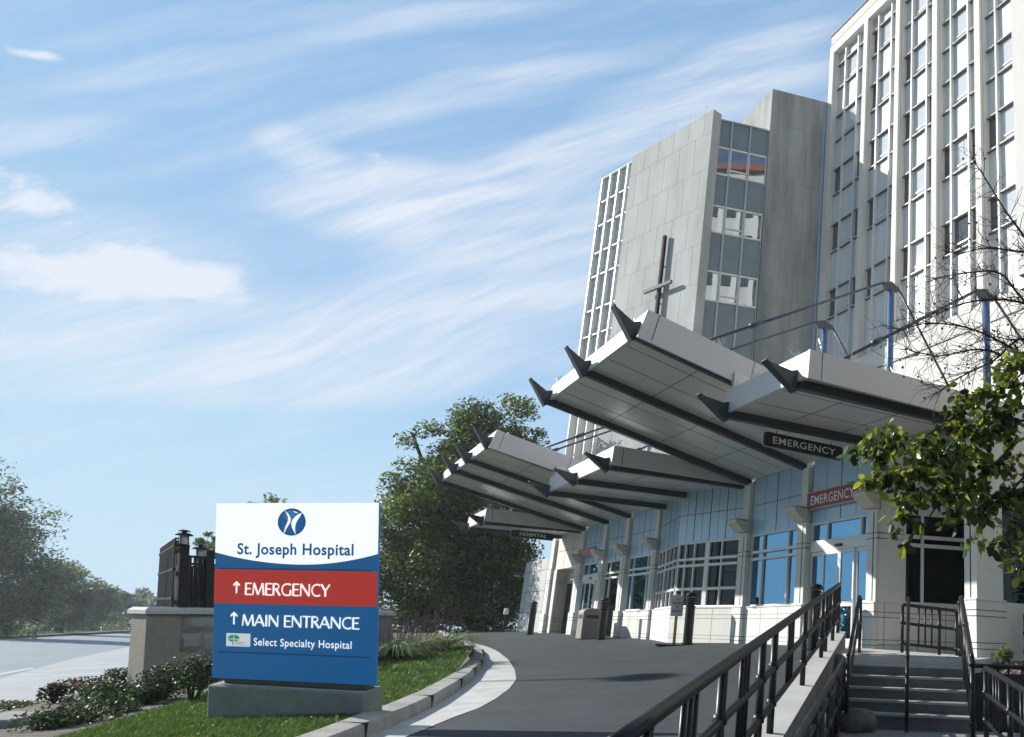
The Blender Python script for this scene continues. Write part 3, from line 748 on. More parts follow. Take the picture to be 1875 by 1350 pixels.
# ================================================================ THE BIG HOSPITAL SIGN
SB = Vector((-6.111, 9.430, -.61)); SY, SR, SX = -.20, -.004, .228
RM = Matrix.Rotation(SY, 3, 'Z') @ Matrix.Rotation(SR, 3, 'Y') @ Matrix.Rotation(SX, 3, 'X')
SW, SH = 2.17, 2.0
def TSG(x, y, z): return SB + RM @ Vector((x, y, z))            # x across, y back, z up along the leaning face
def TF(fx, fy, d): return TSG(-SW/2+SW*fx, -.0-d, SH*(1-fy))     # fractions of the face from the top left, d in front
def glow_face(name, c, k=.36):
    """sign face with a glow added to brighten it; the sign is no lamp"""
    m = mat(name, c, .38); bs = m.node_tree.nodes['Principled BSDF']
    bs.inputs['Emission Color'].default_value = (*c, 1); bs.inputs['Emission Strength'].default_value = k  # added emission brightens a face turned from the sun
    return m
SBLUE = glow_face('sign_blue', (.010, .105, .29)); SRED = glow_face('sign_red', (.50, .036, .032))
SNAVY = glow_face('sign_navy', (.010, .04, .12)); SWHITE = glow_face('sign_white', (.86, .86, .86), .62)
sg = thing('entrance_sign', 'large blue, white and red hospital sign leaning back on a concrete plinth in the lawn', 'sign', TSG(0, 0, 0))
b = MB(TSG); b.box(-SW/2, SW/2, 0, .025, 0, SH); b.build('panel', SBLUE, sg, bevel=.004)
b = MB(XY); n = 40; top = []
for i in range(n+1):
    x = i/n; top.append((x, .283+.064*(1-((x-.54)/.54)**2 if x < .54 else 1-((x-.54)/.46)**2)))
pts = [TF(0, 0, .003)]+[TF(1, 0, .003)]+[TF(x, y, .003) for x, y in reversed(top)]
o = len(b.v); 
for i in range(n):
    q = [TF(top[i][0], 0, .003), TF(top[i+1][0], 0, .003), TF(top[i+1][0], top[i+1][1], .003), TF(top[i][0], top[i][1], .003)]
    k = len(b.v); b.v += [tuple(p) for p in q]; b.f.append((k+3, k+2, k+1, k)); b.m.append(0)
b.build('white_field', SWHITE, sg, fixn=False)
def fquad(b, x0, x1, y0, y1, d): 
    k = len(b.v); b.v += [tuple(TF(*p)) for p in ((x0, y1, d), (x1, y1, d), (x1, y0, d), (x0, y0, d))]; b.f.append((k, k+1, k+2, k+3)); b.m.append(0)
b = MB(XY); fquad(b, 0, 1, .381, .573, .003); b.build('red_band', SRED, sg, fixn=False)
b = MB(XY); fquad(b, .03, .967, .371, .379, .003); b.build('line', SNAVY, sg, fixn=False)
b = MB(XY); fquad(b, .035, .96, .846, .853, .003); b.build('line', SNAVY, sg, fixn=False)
# flared humanist capitals drawn stroke by stroke: (points, half widths); box height 1
S, H = .062, .036
GL = {'E': (.56, [([(.10, 0), (.10, 1)], S), ([(.10, .965), (.54, .965)], H), ([(.10, .52), (.48, .52)], H), ([(.10, .035), (.56, .035)], H)]),
 'M': (.98, [([(.08, 0), (.16, 1)], .045), ([(.16, 1), (.48, .03)], S), ([(.48, .03), (.80, 1)], .042), ([(.80, 1), (.90, 0)], S)]),
 'R': (.64, [([(.10, 0), (.10, 1)], S), ([(.10, .965), (.32, .965), (.45, .90), (.50, .76), (.45, .60), (.32, .53), (.10, .52)], .046), ([(.28, .53), (.60, 0)], S)]),
 'G': (.84, [([(.76, .90), (.60, .965), (.46, .965), (.30, .92), (.17, .80), (.11, .62), (.10, .48), (.12, .34), (.19, .17), (.32, .06), (.48, .03), (.62, .05), (.73, .10)], .05), ([(.73, .06), (.73, .48)], S)]),
 'N': (.82, [([(.10, 0), (.10, 1)], .042), ([(.10, 1), (.72, .02)], S), ([(.72, 0), (.72, 1)], .042)]),
 'C': (.74, [([(.70, .90), (.58, .96), (.46, .965), (.30, .92), (.17, .80), (.11, .62), (.10, .48), (.12, .34), (.19, .17), (.32, .06), (.48, .03), (.60, .05), (.71, .12)], .05)]),
 'Y': (.68, [([(.04, 1), (.34, .46)], S), ([(.66, 1), (.34, .46)], .042), ([(.34, .48), (.34, 0)], S)]),
 'A': (.76, [([(.02, 0), (.36, 1)], .042), ([(.36, 1), (.72, 0)], S), ([(.16, .34), (.58, .34)], H)]),
 'I': (.26, [([(.13, 0), (.13, 1)], S)]),
 'T': (.64, [([(.32, 0), (.32, .97)], S), ([(.02, .965), (.62, .965)], H)]), ' ': (.34, [])}
def caps(b, s, x0, x1, ytop, ybot, d0):
    tot = sum(GL[c][0] for c in s); k = (x1-x0)/tot; x = x0; dz = 0
    h = ybot-ytop
    for c in s:
        w, st = GL[c]
        for pts, hw in st:
            dz += .0001
            n = len(pts); L, Rr = [], []
            asp = h*SH/(k*SW)                                            # keeps the stroke weight even
            for i, p in enumerate(pts):
                a, e = pts[max(i-1, 0)], pts[min(i+1, n-1)]
                dx, dy = (e[0]-a[0]), (e[1]-a[1])*asp; l = math.hypot(dx, dy); nx, ny = -dy/l, dx/l
                f = hw*(1.16 if i in (0, n-1) else 1.0)
                L.append((p[0]+nx*f*1.0, p[1]+ny*f/asp)); Rr.append((p[0]-nx*f*1.0, p[1]-ny*f/asp))
            for i in range(n-1):
                o = len(b.v)
                for q in (L[i], Rr[i], Rr[i+1], L[i+1]): b.v.append(tuple(TF(x+q[0]*k, ybot-q[1]*h, d0+dz)))
                b.f.append((o, o+1, o+2, o+3)); b.m.append(0)
        x += w*k
def arrow(b, x, w, y0, y1, d):
    hx = w/2; t = .0052
    fquad(b, x+hx-t, x+hx+t, y0+.004, y1, d)
    for s in (-1, 1):
        k = len(b.v); X = x+hx
        for p in ((X, y0), (X, y0+.016), (X+s*hx, y0+.030), (X+s*hx, y0+.018)): b.v.append(tuple(TF(p[0], p[1], d+.0003*(2+s))))
        b.f.append((k, k+1, k+2, k+3)); b.m.append(0)
SLET = glow_face('sign_text_white', (.84, .84, .84), .6)
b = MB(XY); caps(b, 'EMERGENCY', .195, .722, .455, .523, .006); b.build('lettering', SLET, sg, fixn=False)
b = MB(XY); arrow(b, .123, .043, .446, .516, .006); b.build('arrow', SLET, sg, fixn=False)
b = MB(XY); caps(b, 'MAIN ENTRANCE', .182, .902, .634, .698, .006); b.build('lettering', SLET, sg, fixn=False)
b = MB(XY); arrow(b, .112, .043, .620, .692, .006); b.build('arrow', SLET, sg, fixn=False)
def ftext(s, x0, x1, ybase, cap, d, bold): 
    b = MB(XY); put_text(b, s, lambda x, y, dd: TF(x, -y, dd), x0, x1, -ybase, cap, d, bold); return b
ftext('St. Joseph Hospital', .143, .857, .2915, .062, .006, .026).build('lettering', glow_face('sign_text_blue', (.012, .11, .31)), sg, fixn=False)
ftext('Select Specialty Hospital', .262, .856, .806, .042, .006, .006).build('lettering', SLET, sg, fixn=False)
# round emblem
EB = glow_face('emblem_blue', (.010, .085, .28)); EL = glow_face('emblem_light_blue', (.05, .19, .46))
ex, ey, er_ = .478, .108, .0865
def fpoly(name, pts, d, m):
    b = MB(XY); b.v = [tuple(TF(x, y, d)) for x, y in pts]; b.f = [tuple(range(len(pts)))]; b.m = [0]
    return b.build(name, m, sg, fixn=False)
asp = .0775/er_
circ = lambda r, dx=0, dy=0, n=40: [(ex+dx+r*math.cos(-2*math.pi*i/n), ey+dy+asp*r*math.sin(-2*math.pi*i/n)) for i in range(n)]
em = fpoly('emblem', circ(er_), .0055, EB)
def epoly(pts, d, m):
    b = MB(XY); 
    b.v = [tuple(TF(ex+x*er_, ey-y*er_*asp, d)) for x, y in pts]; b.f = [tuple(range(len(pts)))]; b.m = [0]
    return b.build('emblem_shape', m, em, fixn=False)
epoly([(.86*math.cos(2*math.pi*i/36), .86*math.sin(2*math.pi*i/36)+.02) for i in range(36)], .0062, glow_face('emblem_mid_blue', (.016, .115, .34)))
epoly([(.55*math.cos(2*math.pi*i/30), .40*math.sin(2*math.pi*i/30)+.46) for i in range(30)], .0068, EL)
# two curved leaves, built as strips so that they stay simple
def leafstrip(sx, d):
    L = [(-.50, .84), (-.40, .66), (-.30, .48), (-.25, .30), (-.26, .10), (-.34, -.12), (-.46, -.42), (-.53, -.72), (-.54, -.86)]
    Rr = [(-.50, .84), (-.30, .66), (-.14, .44), (-.06, .22), (-.08, .0), (-.20, -.22), (-.36, -.48), (-.47, -.74), (-.54, -.86)]
    if sx > 0:
        L = [(.72, .68), (.50, .58), (.26, .40), (.06, .16), (-.02, -.12), (.04, -.40), (.16, -.66), (.34, -.92)]
        Rr = [(.72, .68), (.62, .44), (.46, .20), (.34, -.02), (.28, -.24), (.26, -.46), (.28, -.68), (.34, -.92)]
    b = MB(XY)
    for i in range(len(L)-1):
        k = len(b.v); b.v += [tuple(TF(ex+x*er_, ey-y*er_*asp, d)) for x, y in (L[i], Rr[i], Rr[i+1], L[i+1])]; b.f.append((k, k+1, k+2, k+3)[::1]); b.m.append(0)
    b.build('emblem_shape', SWHITE, em, fixn=False)
leafstrip(-1, .0075); leafstrip(1, .0078)
epoly([(.12, .80), (.40, .70), (.42, .64), (.14, .72)], .0075, SWHITE)
# small white plate with a round green tree mark and grey lettering
pl = MB(XY); fquad(pl, .088, .240, .742, .816, .0055); pl = pl.build('logo_plate', glow_face('plate_white', (.74, .76, .77)), sg, fixn=False)
TEAL = glow_face('logo_teal', (.0, .30, .26))
def lq(pts, m):
    b = MB(XY); b.v = [tuple(TF(x, y, .0064)) for x, y in pts]; b.f = [tuple(range(len(pts)))]; b.m = [0]; b.build('logo_shape', m, pl, fixn=False)
for s, xa in ((-1, .134), (1, .138)):
    q = [(xa, .750)]+[(xa+s*.034*math.sin(R(a)), .771-.021*math.cos(R(a))) for a in range(15, 100, 14)]+[(xa, .772)]
    lq(q if s > 0 else q[::-1], TEAL)
lq([(.102, .777), (.134, .777), (.134, .793), (.120, .790), (.106, .785)][::-1], TEAL); lq([(.138, .777), (.166, .777), (.160, .784), (.138, .788)][::-1], TEAL)
lq([(.126, .793), (.134, .795), (.134, .812), (.128, .808)][::-1], TEAL)
b = ftext('Select', .139, .206, .803, .021, .0070, -.004); b.build('logo_text', mat('logo_grey', (.33, .36, .38), .5), pl, fixn=False)
b = MB(XY)
for i in range(14): fquad(b, .150+.006*i, .154+.006*i, .8075, .8105, .0070)
b.build('logo_text', mat('logo_pale_grey', (.6, .63, .65), .5), pl, fixn=False)
# plinth
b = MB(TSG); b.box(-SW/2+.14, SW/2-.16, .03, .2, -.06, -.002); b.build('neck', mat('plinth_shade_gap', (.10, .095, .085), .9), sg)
PB = TSG(0, .1, -.06); PLT = lambda x, y, z: Vector((SB.x, SB.y, 0)) + Matrix.Rotation(SY-.02, 3, 'Z') @ Vector((x, y+.04, 0)) + Vector((0, 0, z))
b = MB(TSG); b.prism([(-SW/2+.0, -.05, -.62), (SW/2-.12, -.05, -.62), (SW/2-.12, -.05, -.075), (-SW/2+.0, -.05, -.065)], (0, .30, 0)); b.build('plinth', mat('plinth_concrete', (.27, .27, .255), .9, var=.15, scale=6, bump=.5, bscale=70), sg, bevel=.02)

# ================================================================ GROUND
def zd(u, v): return -.045-.105*max(0.0, v)+.008*min(30.0, max(0.0, -u-10))
def zdxy(x, y): return zd(*uv(Vector((x, y, 0))))
def on_surf(px, py, zf, t0=2.0, t1=160.0):
    d = ray(px, py); d = d/d.y; lo = t0; prev = None; t = t0
    while t < t1:
        p = d*t
        if p.z <= zf(p.x, p.y): break
        lo = t; t *= 1.01
    hi = t
    for _ in range(40):
        m = (lo+hi)/2; p = d*m
        if p.z > zf(p.x, p.y): lo = m
        else: hi = m
    return d*hi
def interp(tab, y):
    if y <= tab[0][0]:
        (a, b), (c, e) = tab[0], tab[1]
    elif y >= tab[-1][0]:
        (a, b), (c, e) = tab[-2], tab[-1]
    else:
        for i in range(len(tab)-1):
            if tab[i][0] <= y <= tab[i+1][0]: (a, b), (c, e) = tab[i], tab[i+1]; break
    return b+(e-b)*(y-a)/(c-a)
kz = lambda x, y: zdxy(x, y)+.15
KT = [(p.y, p.x) for p in (on_surf(px, py, kz) for px, py in ((600, 1352), (650, 1333), (700, 1312), (750, 1293), (800, 1270), (835, 1250), (862, 1232), (880, 1212), (886, 1200), (884, 1190), (876, 1183), (865, 1177), (852, 1171), (840, 1166), (825, 1160)))]
GT = [(p.y, p.x) for p in (on_surf(px, py, zdxy) for px, py in ((640, 1385), (740, 1350), (833, 1312), (875, 1297), (905, 1280), (930, 1262), (943, 1245), (941, 1228), (930, 1209), (912, 1194), (890, 1184), (868, 1178), (855, 1174)))]
def xk(y): return interp(KT, y)
def xg(y): return max(interp(GT, y), xk(y)+.12)
def xwall(y): return -1.171+.073*y
def xright(y):
    xf = .69+.579*((18-y)/.8153)
    return min(xwall(y)-.02, xf+.05) if y < 19 else xf+.05
YS = [3+.35*i for i in range(60)]+[24+1.2*i for i in range(24)]
def strip(name, x0f, x1f, zf, m, n, ys=YS):
    b = MB(XY)
    for i in range(len(ys)):
        for j in range(n+1):
            x = x0f(ys[i])+(x1f(ys[i])-x0f(ys[i]))*j/n; b.v.append((x, ys[i], zf(x, ys[i])))
    for i in range(len(ys)-1):
        for j in range(n):
            o = i*(n+1)+j; b.f.append((o, o+1, o+n+2, o+n+1)); b.m.append(0)
    return kind(b.build(name, m, smooth=True), 'structure')
ASPH = mat('asphalt', (.028, .037, .042), .85, var=.30, scale=1.1, bump=.6, bscale=120)
_nt = ASPH.node_tree; _L = _nt.links.new; _bs = _nt.nodes['Principled BSDF']; _src = _bs.inputs['Base Color'].links[0].from_socket
_tc = _nt.nodes.new('ShaderNodeTexCoord'); _n1 = _nt.nodes.new('ShaderNodeTexNoise'); _n1.inputs['Scale'].default_value = 1.3; _n1.inputs['Detail'].default_value = 4; _L(_tc.outputs['Object'], _n1.inputs['Vector'])
_mx = _nt.nodes.new('ShaderNodeMix'); _mx.data_type = 'VECTOR'; _mx.inputs[0].default_value = .22; _L(_tc.outputs['Object'], _mx.inputs[4]); _L(_n1.outputs['Color'], _mx.inputs[5])
_vo = _nt.nodes.new('ShaderNodeTexVoronoi'); _vo.feature = 'DISTANCE_TO_EDGE'; _vo.inputs['Scale'].default_value = .42; _L(_mx.outputs[1], _vo.inputs['Vector'])
_mr = _nt.nodes.new('ShaderNodeMapRange'); _L(_vo.outputs['Distance'], _mr.inputs[0]); _mr.inputs[1].default_value = .0; _mr.inputs[2].default_value = .007; _mr.inputs[3].default_value = .62; _mr.inputs[4].default_value = 1
_n2 = _nt.nodes.new('ShaderNodeTexNoise'); _n2.inputs['Scale'].default_value = 70; _n2.inputs['Detail'].default_value = 2; _L(_tc.outputs['Object'], _n2.inputs['Vector'])
_m2 = _nt.nodes.new('ShaderNodeMapRange'); _L(_n2.outputs[0], _m2.inputs[0]); _m2.inputs[1].default_value = .3; _m2.inputs[2].default_value = .7; _m2.inputs[3].default_value = .65; _m2.inputs[4].default_value = 1.4
_mm = _nt.nodes.new('ShaderNodeMath'); _mm.operation = 'MULTIPLY'; _L(_mr.outputs[0], _mm.inputs[0]); _L(_m2.outputs[0], _mm.inputs[1])
_sc = _nt.nodes.new('ShaderNodeVectorMath'); _sc.operation = 'SCALE'; _L(_src, _sc.inputs[0]); _L(_mm.outputs[0], _sc.inputs['Scale']); _L(_sc.outputs[0], _bs.inputs['Base Color'])
strip('driveway', lambda y: xg(y)-.0, xright, zdxy, ASPH, 10)
GUT = mat('gutter_concrete', (.46, .46, .435), .85, var=.18, scale=2.5, bump=.3, bscale=60)
strip('gutter', lambda y: xk(y)+.01, lambda y: xg(y)+.02, lambda x, y: zdxy(x, y)+.006, GUT, 2)
# kerb: real step
b = MB(XY); rows = []
ys = [y for y in YS if y < 46]
for y in ys:
    x = xk(y); z = kz(x, y); w = .27
    rows.append([(x+.03, y, z-.16), (x, y, z-.02), (x-.03, y, z), (x-w, y, z+.01), (x-w, y, z-.3)])
for r_ in rows: b.v += r_
for i in range(len(rows)-1):
    for j in range(4):
        o = i*5+j; b.f.append((o, o+1, o+6, o+5)); b.m.append(0)
kerb = kind(b.build('kerb', mat('kerb_concrete', (.36, .345, .31), .9, var=.28, scale=3, bump=.5, bscale=40), smooth=False), 'structure')
b = MB(XY)
for i in range(2, len(ys)-1, 7):
    y = ys[i]; x = xk(y); z = kz(x, y); b.box(x-.27, x+.032, y-.003, y+.003, z-.15, z+.0105)
kind(b.build('kerb_joint', JOINT), 'structure')
def mound(x, y):
    return .30*math.exp(-((x+10.6)**2+(y-18.5)**2)/14)
def zlawn(x, y):
    z = zdxy(x, y)+.145+mound(x, y)
    e = max(0.0, (-11.7-.45*max(0.0, y-11)+.5*max(0, 11-y))-x)
    return max(-2.3, z-.75*e-.02*max(0, xk(y)-x-3))
strip('lawn', lambda y: -24.0, lambda y: xk(y)-.26, zlawn, mat('lawn_soil', (.055, .115, .018), .95, var=.35, scale=3, bump=.6, bscale=40), 60, [y for y in YS if y < 27])
def sheet(name, pxs, z, m, dz=0):
    b = MB(XY); b.v = [tuple(p) for p in (ray(*q)*((z)/ray(*q).z) for q in pxs)]; b.f = [tuple(range(len(pxs)))]; b.m = [0]
    return kind(b.build(name, m), 'structure')
b = MB(XY); b.quad((-2500, -300, -2.6), (2500, -300, -2.6), (2500, 2600, -2.6), (-2500, 2600, -2.6)); kind(b.build('ground', mat('far_ground', (.09, .10, .05), .95, var=.3, scale=.05)), 'structure')
ROAD = mat('street_asphalt', (.21, .245, .265), .85, var=.15, scale=.5, bump=.2, bscale=40)
APR = mat('concrete_apron', (.36, .37, .37), .85, var=.15, scale=.7)
sheet('street', [(-900, 1215), (-120, 1176), (0, 1167), (120, 1160), (260, 1155.5), (420, 1160), (420, 1290), (-300, 1500), (-1500, 1700)], -2.25, ROAD)
sheet('concrete_apron', [(-60, 1268), (0, 1243), (60, 1226), (130, 1207), (240, 1184), (420, 1166), (420, 1330), (100, 1480), (-600, 1560)], -2.245, APR)
b = MB(XY)
def on_z(px, py, z): d = ray(px, py); return d*(z/d.z)
for q in (((98, 1225), (240, 1217.5), (240, 1220.5), (96, 1228.5)), ((97, 1236), (240, 1229), (240, 1232), (95, 1240)), ((-20, 1236), (60, 1222), (62, 1225), (-20, 1241))):
    b.v += [tuple(on_z(px, py, -2.24)) for px, py in q]; o = len(b.v)-4; b.f.append((o, o+1, o+2, o+3)); b.m.append(0)
kind(b.build('road_marking', mat('worn_white_marking', (.40, .42, .43), .8)), 'structure')
b = MB(XY); pl_ = [on_z(px, py, -2.25) for px, py in ((-120, 1176), (0, 1167), (120, 1160), (260, 1155.5))]
for i in range(3):
    p, q = pl_[i], pl_[i+1]; b.prism([(p.x, p.y, -2.3), (p.x, p.y, -2.10), (p.x-.3, p.y+.4, -2.10), (p.x-.3, p.y+.4, -2.3)], (q.x-p.x, q.y-p.y, 0))
kind(b.build('far_kerb', CONC), 'structure')
# sloping far verge with paths under the trees
b = MB(XY); b.v = [(p.x-.3, p.y+.4, -2.12) for p in pl_]+[(p.x-60, p.y+90, -1.9) for p in pl_]; b.f = [(i, i+1, i+5, i+4) for i in range(3)]; b.m = [0]*3
kind(b.build('far_verge', mat('verge', (.10, .12, .06), .95, var=.3, scale=.3)), 'structure')

# ================================================================ STEPS, RAMP WALL, LANDING
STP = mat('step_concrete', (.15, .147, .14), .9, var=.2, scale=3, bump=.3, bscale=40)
TST = frame((.15, 13.0), R(95), 1)                 # a to the right, b towards the viewer
b = MB(TST)
for i in range(1, 7):
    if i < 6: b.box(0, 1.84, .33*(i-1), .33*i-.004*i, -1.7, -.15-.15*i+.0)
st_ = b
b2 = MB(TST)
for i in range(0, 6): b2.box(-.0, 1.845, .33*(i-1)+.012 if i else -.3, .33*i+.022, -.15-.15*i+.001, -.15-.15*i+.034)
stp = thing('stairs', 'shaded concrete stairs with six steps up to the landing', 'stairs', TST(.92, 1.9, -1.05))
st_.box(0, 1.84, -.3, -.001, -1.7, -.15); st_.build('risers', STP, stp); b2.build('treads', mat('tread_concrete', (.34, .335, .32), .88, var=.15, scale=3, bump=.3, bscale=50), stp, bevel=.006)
b = MB(XY)
P_ = [(-.02, 13.1, -.148), (.2, 12.7, -.148), (2.0, 12.54, -.15), (2.25, 13.2, -.16), (3.6, 17.5, -.12), (4.5, 21.5, -.10), (1.6, 21.3, -.07), (.75, 17.9, -.06), (.1, 15.6, -.07)]
b.v = [(x, y, z+.012) for x, y, z in P_]+[(x, y, -1.7) for x, y, z in P_]; n = len(P_)
b.f = [tuple(range(n))]+[(i, (i+1) % n, n+(i+1) % n, n+i) for i in range(n)]; b.m = [0]*(n+1)
kind(b.build('landing', CONC), 'structure')
b = MB(XY); b.v = [(-1.3, 1.0, -1.78), (5.5, 1.0, -1.78), (5.5, 4.5, -1.55), (-.85, 4.5, -1.55), (-.4, 11.6, -1.05), (2.3, 11.3, -1.05), (5.5, 11.3, -1.05)]
b.f = [(0, 1, 2, 3), (3, 2, 6, 5, 4)]; b.m = [0, 0]
kind(b.build('lower_pavement', mat('lower_pavement_concrete', (.26, .255, .25), .9, var=.15, scale=2, bump=.3, bscale=50)), 'structure')
# retaining wall whose sloping cap carries the railing
def zcap(y): return -.765+.127*(min(y, 15.7)-7.55)
b = MB(XY); rows = []
for y in [2.0+.5*i for i in range(28)]:
    x = xwall(y); w = .19
    rows.append([(x-w*.55, y, zcap(y)-1.2), (x-w*.55, y, zcap(y)), (x+w, y, zcap(y)), (x+w, y, zcap(y)-1.2)])
for r_ in rows: b.v += r_
for i in range(len(rows)-1):
    for j in range(3):
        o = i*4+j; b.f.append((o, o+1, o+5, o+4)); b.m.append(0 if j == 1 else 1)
b.f.append((0, 1, 2, 3)); b.m.append(1); o = (len(rows)-1)*4; b.f.append((o, o+1, o+2, o+3)); b.m.append(1)
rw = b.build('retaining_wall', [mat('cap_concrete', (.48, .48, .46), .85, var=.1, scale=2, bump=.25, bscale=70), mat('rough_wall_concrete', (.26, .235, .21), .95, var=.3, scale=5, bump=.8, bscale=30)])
tag(rw, 'pale concrete retaining wall with a sloping cap under the long black railing', 'wall')
# ---- railings
def railing(label, path, h, levels, posts, clusters, rt=.042, rp=.033, rb=.019, name='railing', grp=None, ext=0.0):
    """path(s) -> base point for s in 0..1"""
    t = thing(name, label, 'railing', path(0), grp)
    N = 24
    for k, (lv, rr_) in enumerate(levels):
        b = MB(XY); b.tube([tuple(path(i/N)+Vector((0, 0, h*lv))) for i in range(N+1)], rr_, 10)
        b.build('top_rail' if k == 0 else 'rail', BLACKM, t, smooth=True)
    for s in posts:
        p = path(s); b = MB(XY); b.tube([(p.x, p.y, p.z-.03), (p.x, p.y, p.z+h*levels[0][0]-.01)], rp, 10); b.build('post', BLACKM, t, smooth=True)
        for lv, rr_ in levels[1:]:
            b = MB(XY); b.tube([(p.x, p.y, p.z+h*lv-.015), (p.x, p.y, p.z+h*lv+.05)], rp+.014, 10); b.build('collar', BLACKM, t, smooth=True)
    for s, ds in clusters:
        for k in (-1, 0, 1):
            p = path(s+k*ds)
            b = MB(XY); b.tube([(p.x, p.y, p.z+h*levels[-1][0]), (p.x, p.y, p.z+h*levels[0][0]-.01)], rb, 8); b.build('baluster', BLACKM, t, smooth=True)
    return t
def pw(s):
    y = 3.36+(15.35-3.36)*s; return Vector((xwall(y)+.055, y, zcap(y)))
def sy(y): return (y-3.36)/(15.35-3.36)
railing('long black pipe railing climbing along the sloping retaining wall cap', pw, .885, ((1, .040), (.62, .031), (.27, .031)),
        [sy(y) for y in (3.8, 5.35, 6.85, 7.5, 9.85, 12.1, 12.75, 14.1, 15.25)],
        [(sy(4.55), .12/11.9), (sy(6.1), .12/11.9), (sy(8.6), .14/11.9), (sy(11.0), .15/11.9), (sy(13.4), .15/11.9), (sy(14.7), .13/11.9)])
def seg3(a, c):
    A_, C_ = Vector(a), Vector(c); return lambda s: A_+(C_-A_)*s
railing('black ramp railing below the retaining wall at the left of the stairs', seg3((.10, 11.55, -1.1), (-.33, 3.6, -1.60)), .9, ((1, .03), (.86, .022), (.55, .025), (.15, .025)),
        [0, .2, .4, .6, .8], [(.1, .02), (.3, .02), (.5, .02), (.7, .02)])
for x, lab in ((.17, 'black stair handrail along the left edge of the steps'), (.96, 'black centre handrail dividing the steps')):
    T = TST
    t = thing('handrail', lab, 'handrail', T(x, .0, -.15), 'black handrails on the stairs')
    b = MB(T); b.tube([(x, -.55, .76), (x, -.05, .76), (x, 1.75, -.10), (x, 1.98, -.12)], .027, 10); b.build('top_rail', BLACKM, t, smooth=True)
    for bb, z0, z1 in ((-.5, -.16, .75), (1.9, -1.06, -.11)):
        m = MB(T); m.tube([(x, bb, z0), (x, bb, z1)], .027, 10); m.build('post', BLACKM, t, smooth=True)
    m = MB(T); m.tube([(x, -.5, .35), (x, -.05, .35), (x, 1.75, -.5), (x, 1.9, -.52)], .02, 8); m.build('rail', BLACKM, t, smooth=True)
railing('black baluster railing along the right edge of the steps', lambda s: TST(1.80, -.35+2.45*s, -.15 if s < .15 else -.15-.9*(s-.15)/.85), .95, ((1, .03), (.9, .018), (.12, .022)), [0, .5, 1], [(.16, .05), (.35, .05), (.65, .05), (.84, .05)], name='stair_railing')
railing('black ramp railing with three rails running towards the viewer at lower right', seg3((1.87, 10.4, -1.12), (1.72, 4.0, -1.50)), .9, ((1, .032), (.66, .026), (.30, .026)), [0, .25, .5, .75, 1], [(.125, .03), (.375, .03), (.625, .03)])
railing('low black railing in front of the mulch bed at right', seg3((2.02, 12.4, -.85), (4.6, 12.2, -.85)), .62, ((1, .035), (.12, .03)), [0, .5, 1], [(.15, .06), (.35, .06), (.65, .06)], name='bed_railing')
railing('black ramp railing against the recessed wall behind the stairs', seg3((1.25, 15.9, -.12), (2.32, 16.0, -.2)), .92, ((1, .033), (.62, .03), (.2, .03)), [0, .68, 1], [(.42, .12)], name='ramp_railing')
railing('black railing behind the corner pilaster at the far right', seg3((3.55, 15.5, -.25), (5.2, 15.0, -.3)), .95, ((1, .035), (.6, .03), (.25, .03)), [0, .4, .8, 1], [(.2, .05), (.6, .05)], name='end_railing')
# ---- mulch bed at right
b = MB(XY); n = 14
for i in range(n+1):
    for j in range(n+1):
        x = 2.05+3.4*i/n; y = 12.35+5.2*j/n
        z = -.40+.05*(y-12.35)+.05*mnoise.noise(Vector((x*2, y*2, 0))); b.v.append((x+(y-12.3)*.22, y, z))
for i in range(n):
    for j in range(n): o = i*(n+1)+j; b.f.append((o, o+1, o+n+2, o+n+1)); b.m.append(0)
kind(b.build('mulch_bed', mat('bark_mulch', (.16, .125, .095), .95, var=.7, scale=14, bump=1.0, bscale=30)), 'structure')
b = MB(XY); b.box(2.0, 5.6, 12.22, 12.34, -1.6, -.33); tag(b.build('bed_wall', mat('dark_bed_wall', (.035, .035, .033), .9, var=.3, scale=5)), 'dark retaining wall holding the mulch bed at lower right', 'wall')
# wood chips on the mulch
b = MB(XY); rr = random.Random(8)
for i in range(900):
    x = 2.1+rr.random()*2.2; y = 12.4+rr.random()*3.5; x += (y-12.3)*.22; z = -.40+.05*(y-12.35)+.04
    a = rr.random()*6.3; l, w = rr.uniform(.02, .05), rr.uniform(.008, .018); ca, sa = math.cos(a), math.sin(a); tl = rr.uniform(-.02, .02)
    o = len(b.v); b.v += [(x+l*ca-w*sa, y+l*sa+w*ca, z+tl), (x-l*ca-w*sa, y-l*sa+w*ca, z-tl), (x-l*ca+w*sa, y-l*sa-w*ca, z-tl+.01), (x+l*ca+w*sa, y+l*sa-w*ca, z+tl+.01)]
    b.f.append((o, o+1, o+2, o+3)); b.m.append(rr.randrange(2))
kind(b.build('wood_chips', [mat('pale_chip', (.34, .27, .19), .9), mat('brown_chip', (.15, .10, .07), .9)], fixn=False), 'stuff')
# boulder at the foot of the stairs
bm = bmesh.new(); bmesh.ops.create_icosphere(bm, subdivisions=3, radius=1)
for v in bm.verts:
    n_ = .3*mnoise.noise(v.co*1.3+Vector((3, 1, 7))); v.co *= 1+n_
    v.co = Vector((v.co.x*.24, v.co.y*.17, max(-.1, v.co.z*.17))); v.co.z += .10*v.co.x
me = bpy.data.meshes.new('boulder'); bm.to_mesh(me); bm.free(); me.materials.append(mat('brown_rock', (.17, .135, .115), .9, var=.25, scale=8, bump=.5, bscale=30))
bo = bpy.data.objects.new('boulder', me); col.objects.link(bo); bo.location = TST(.33, 1.86, -.97); tag(bo, 'brown boulder lying at the left foot of the shaded stairs', 'boulder')
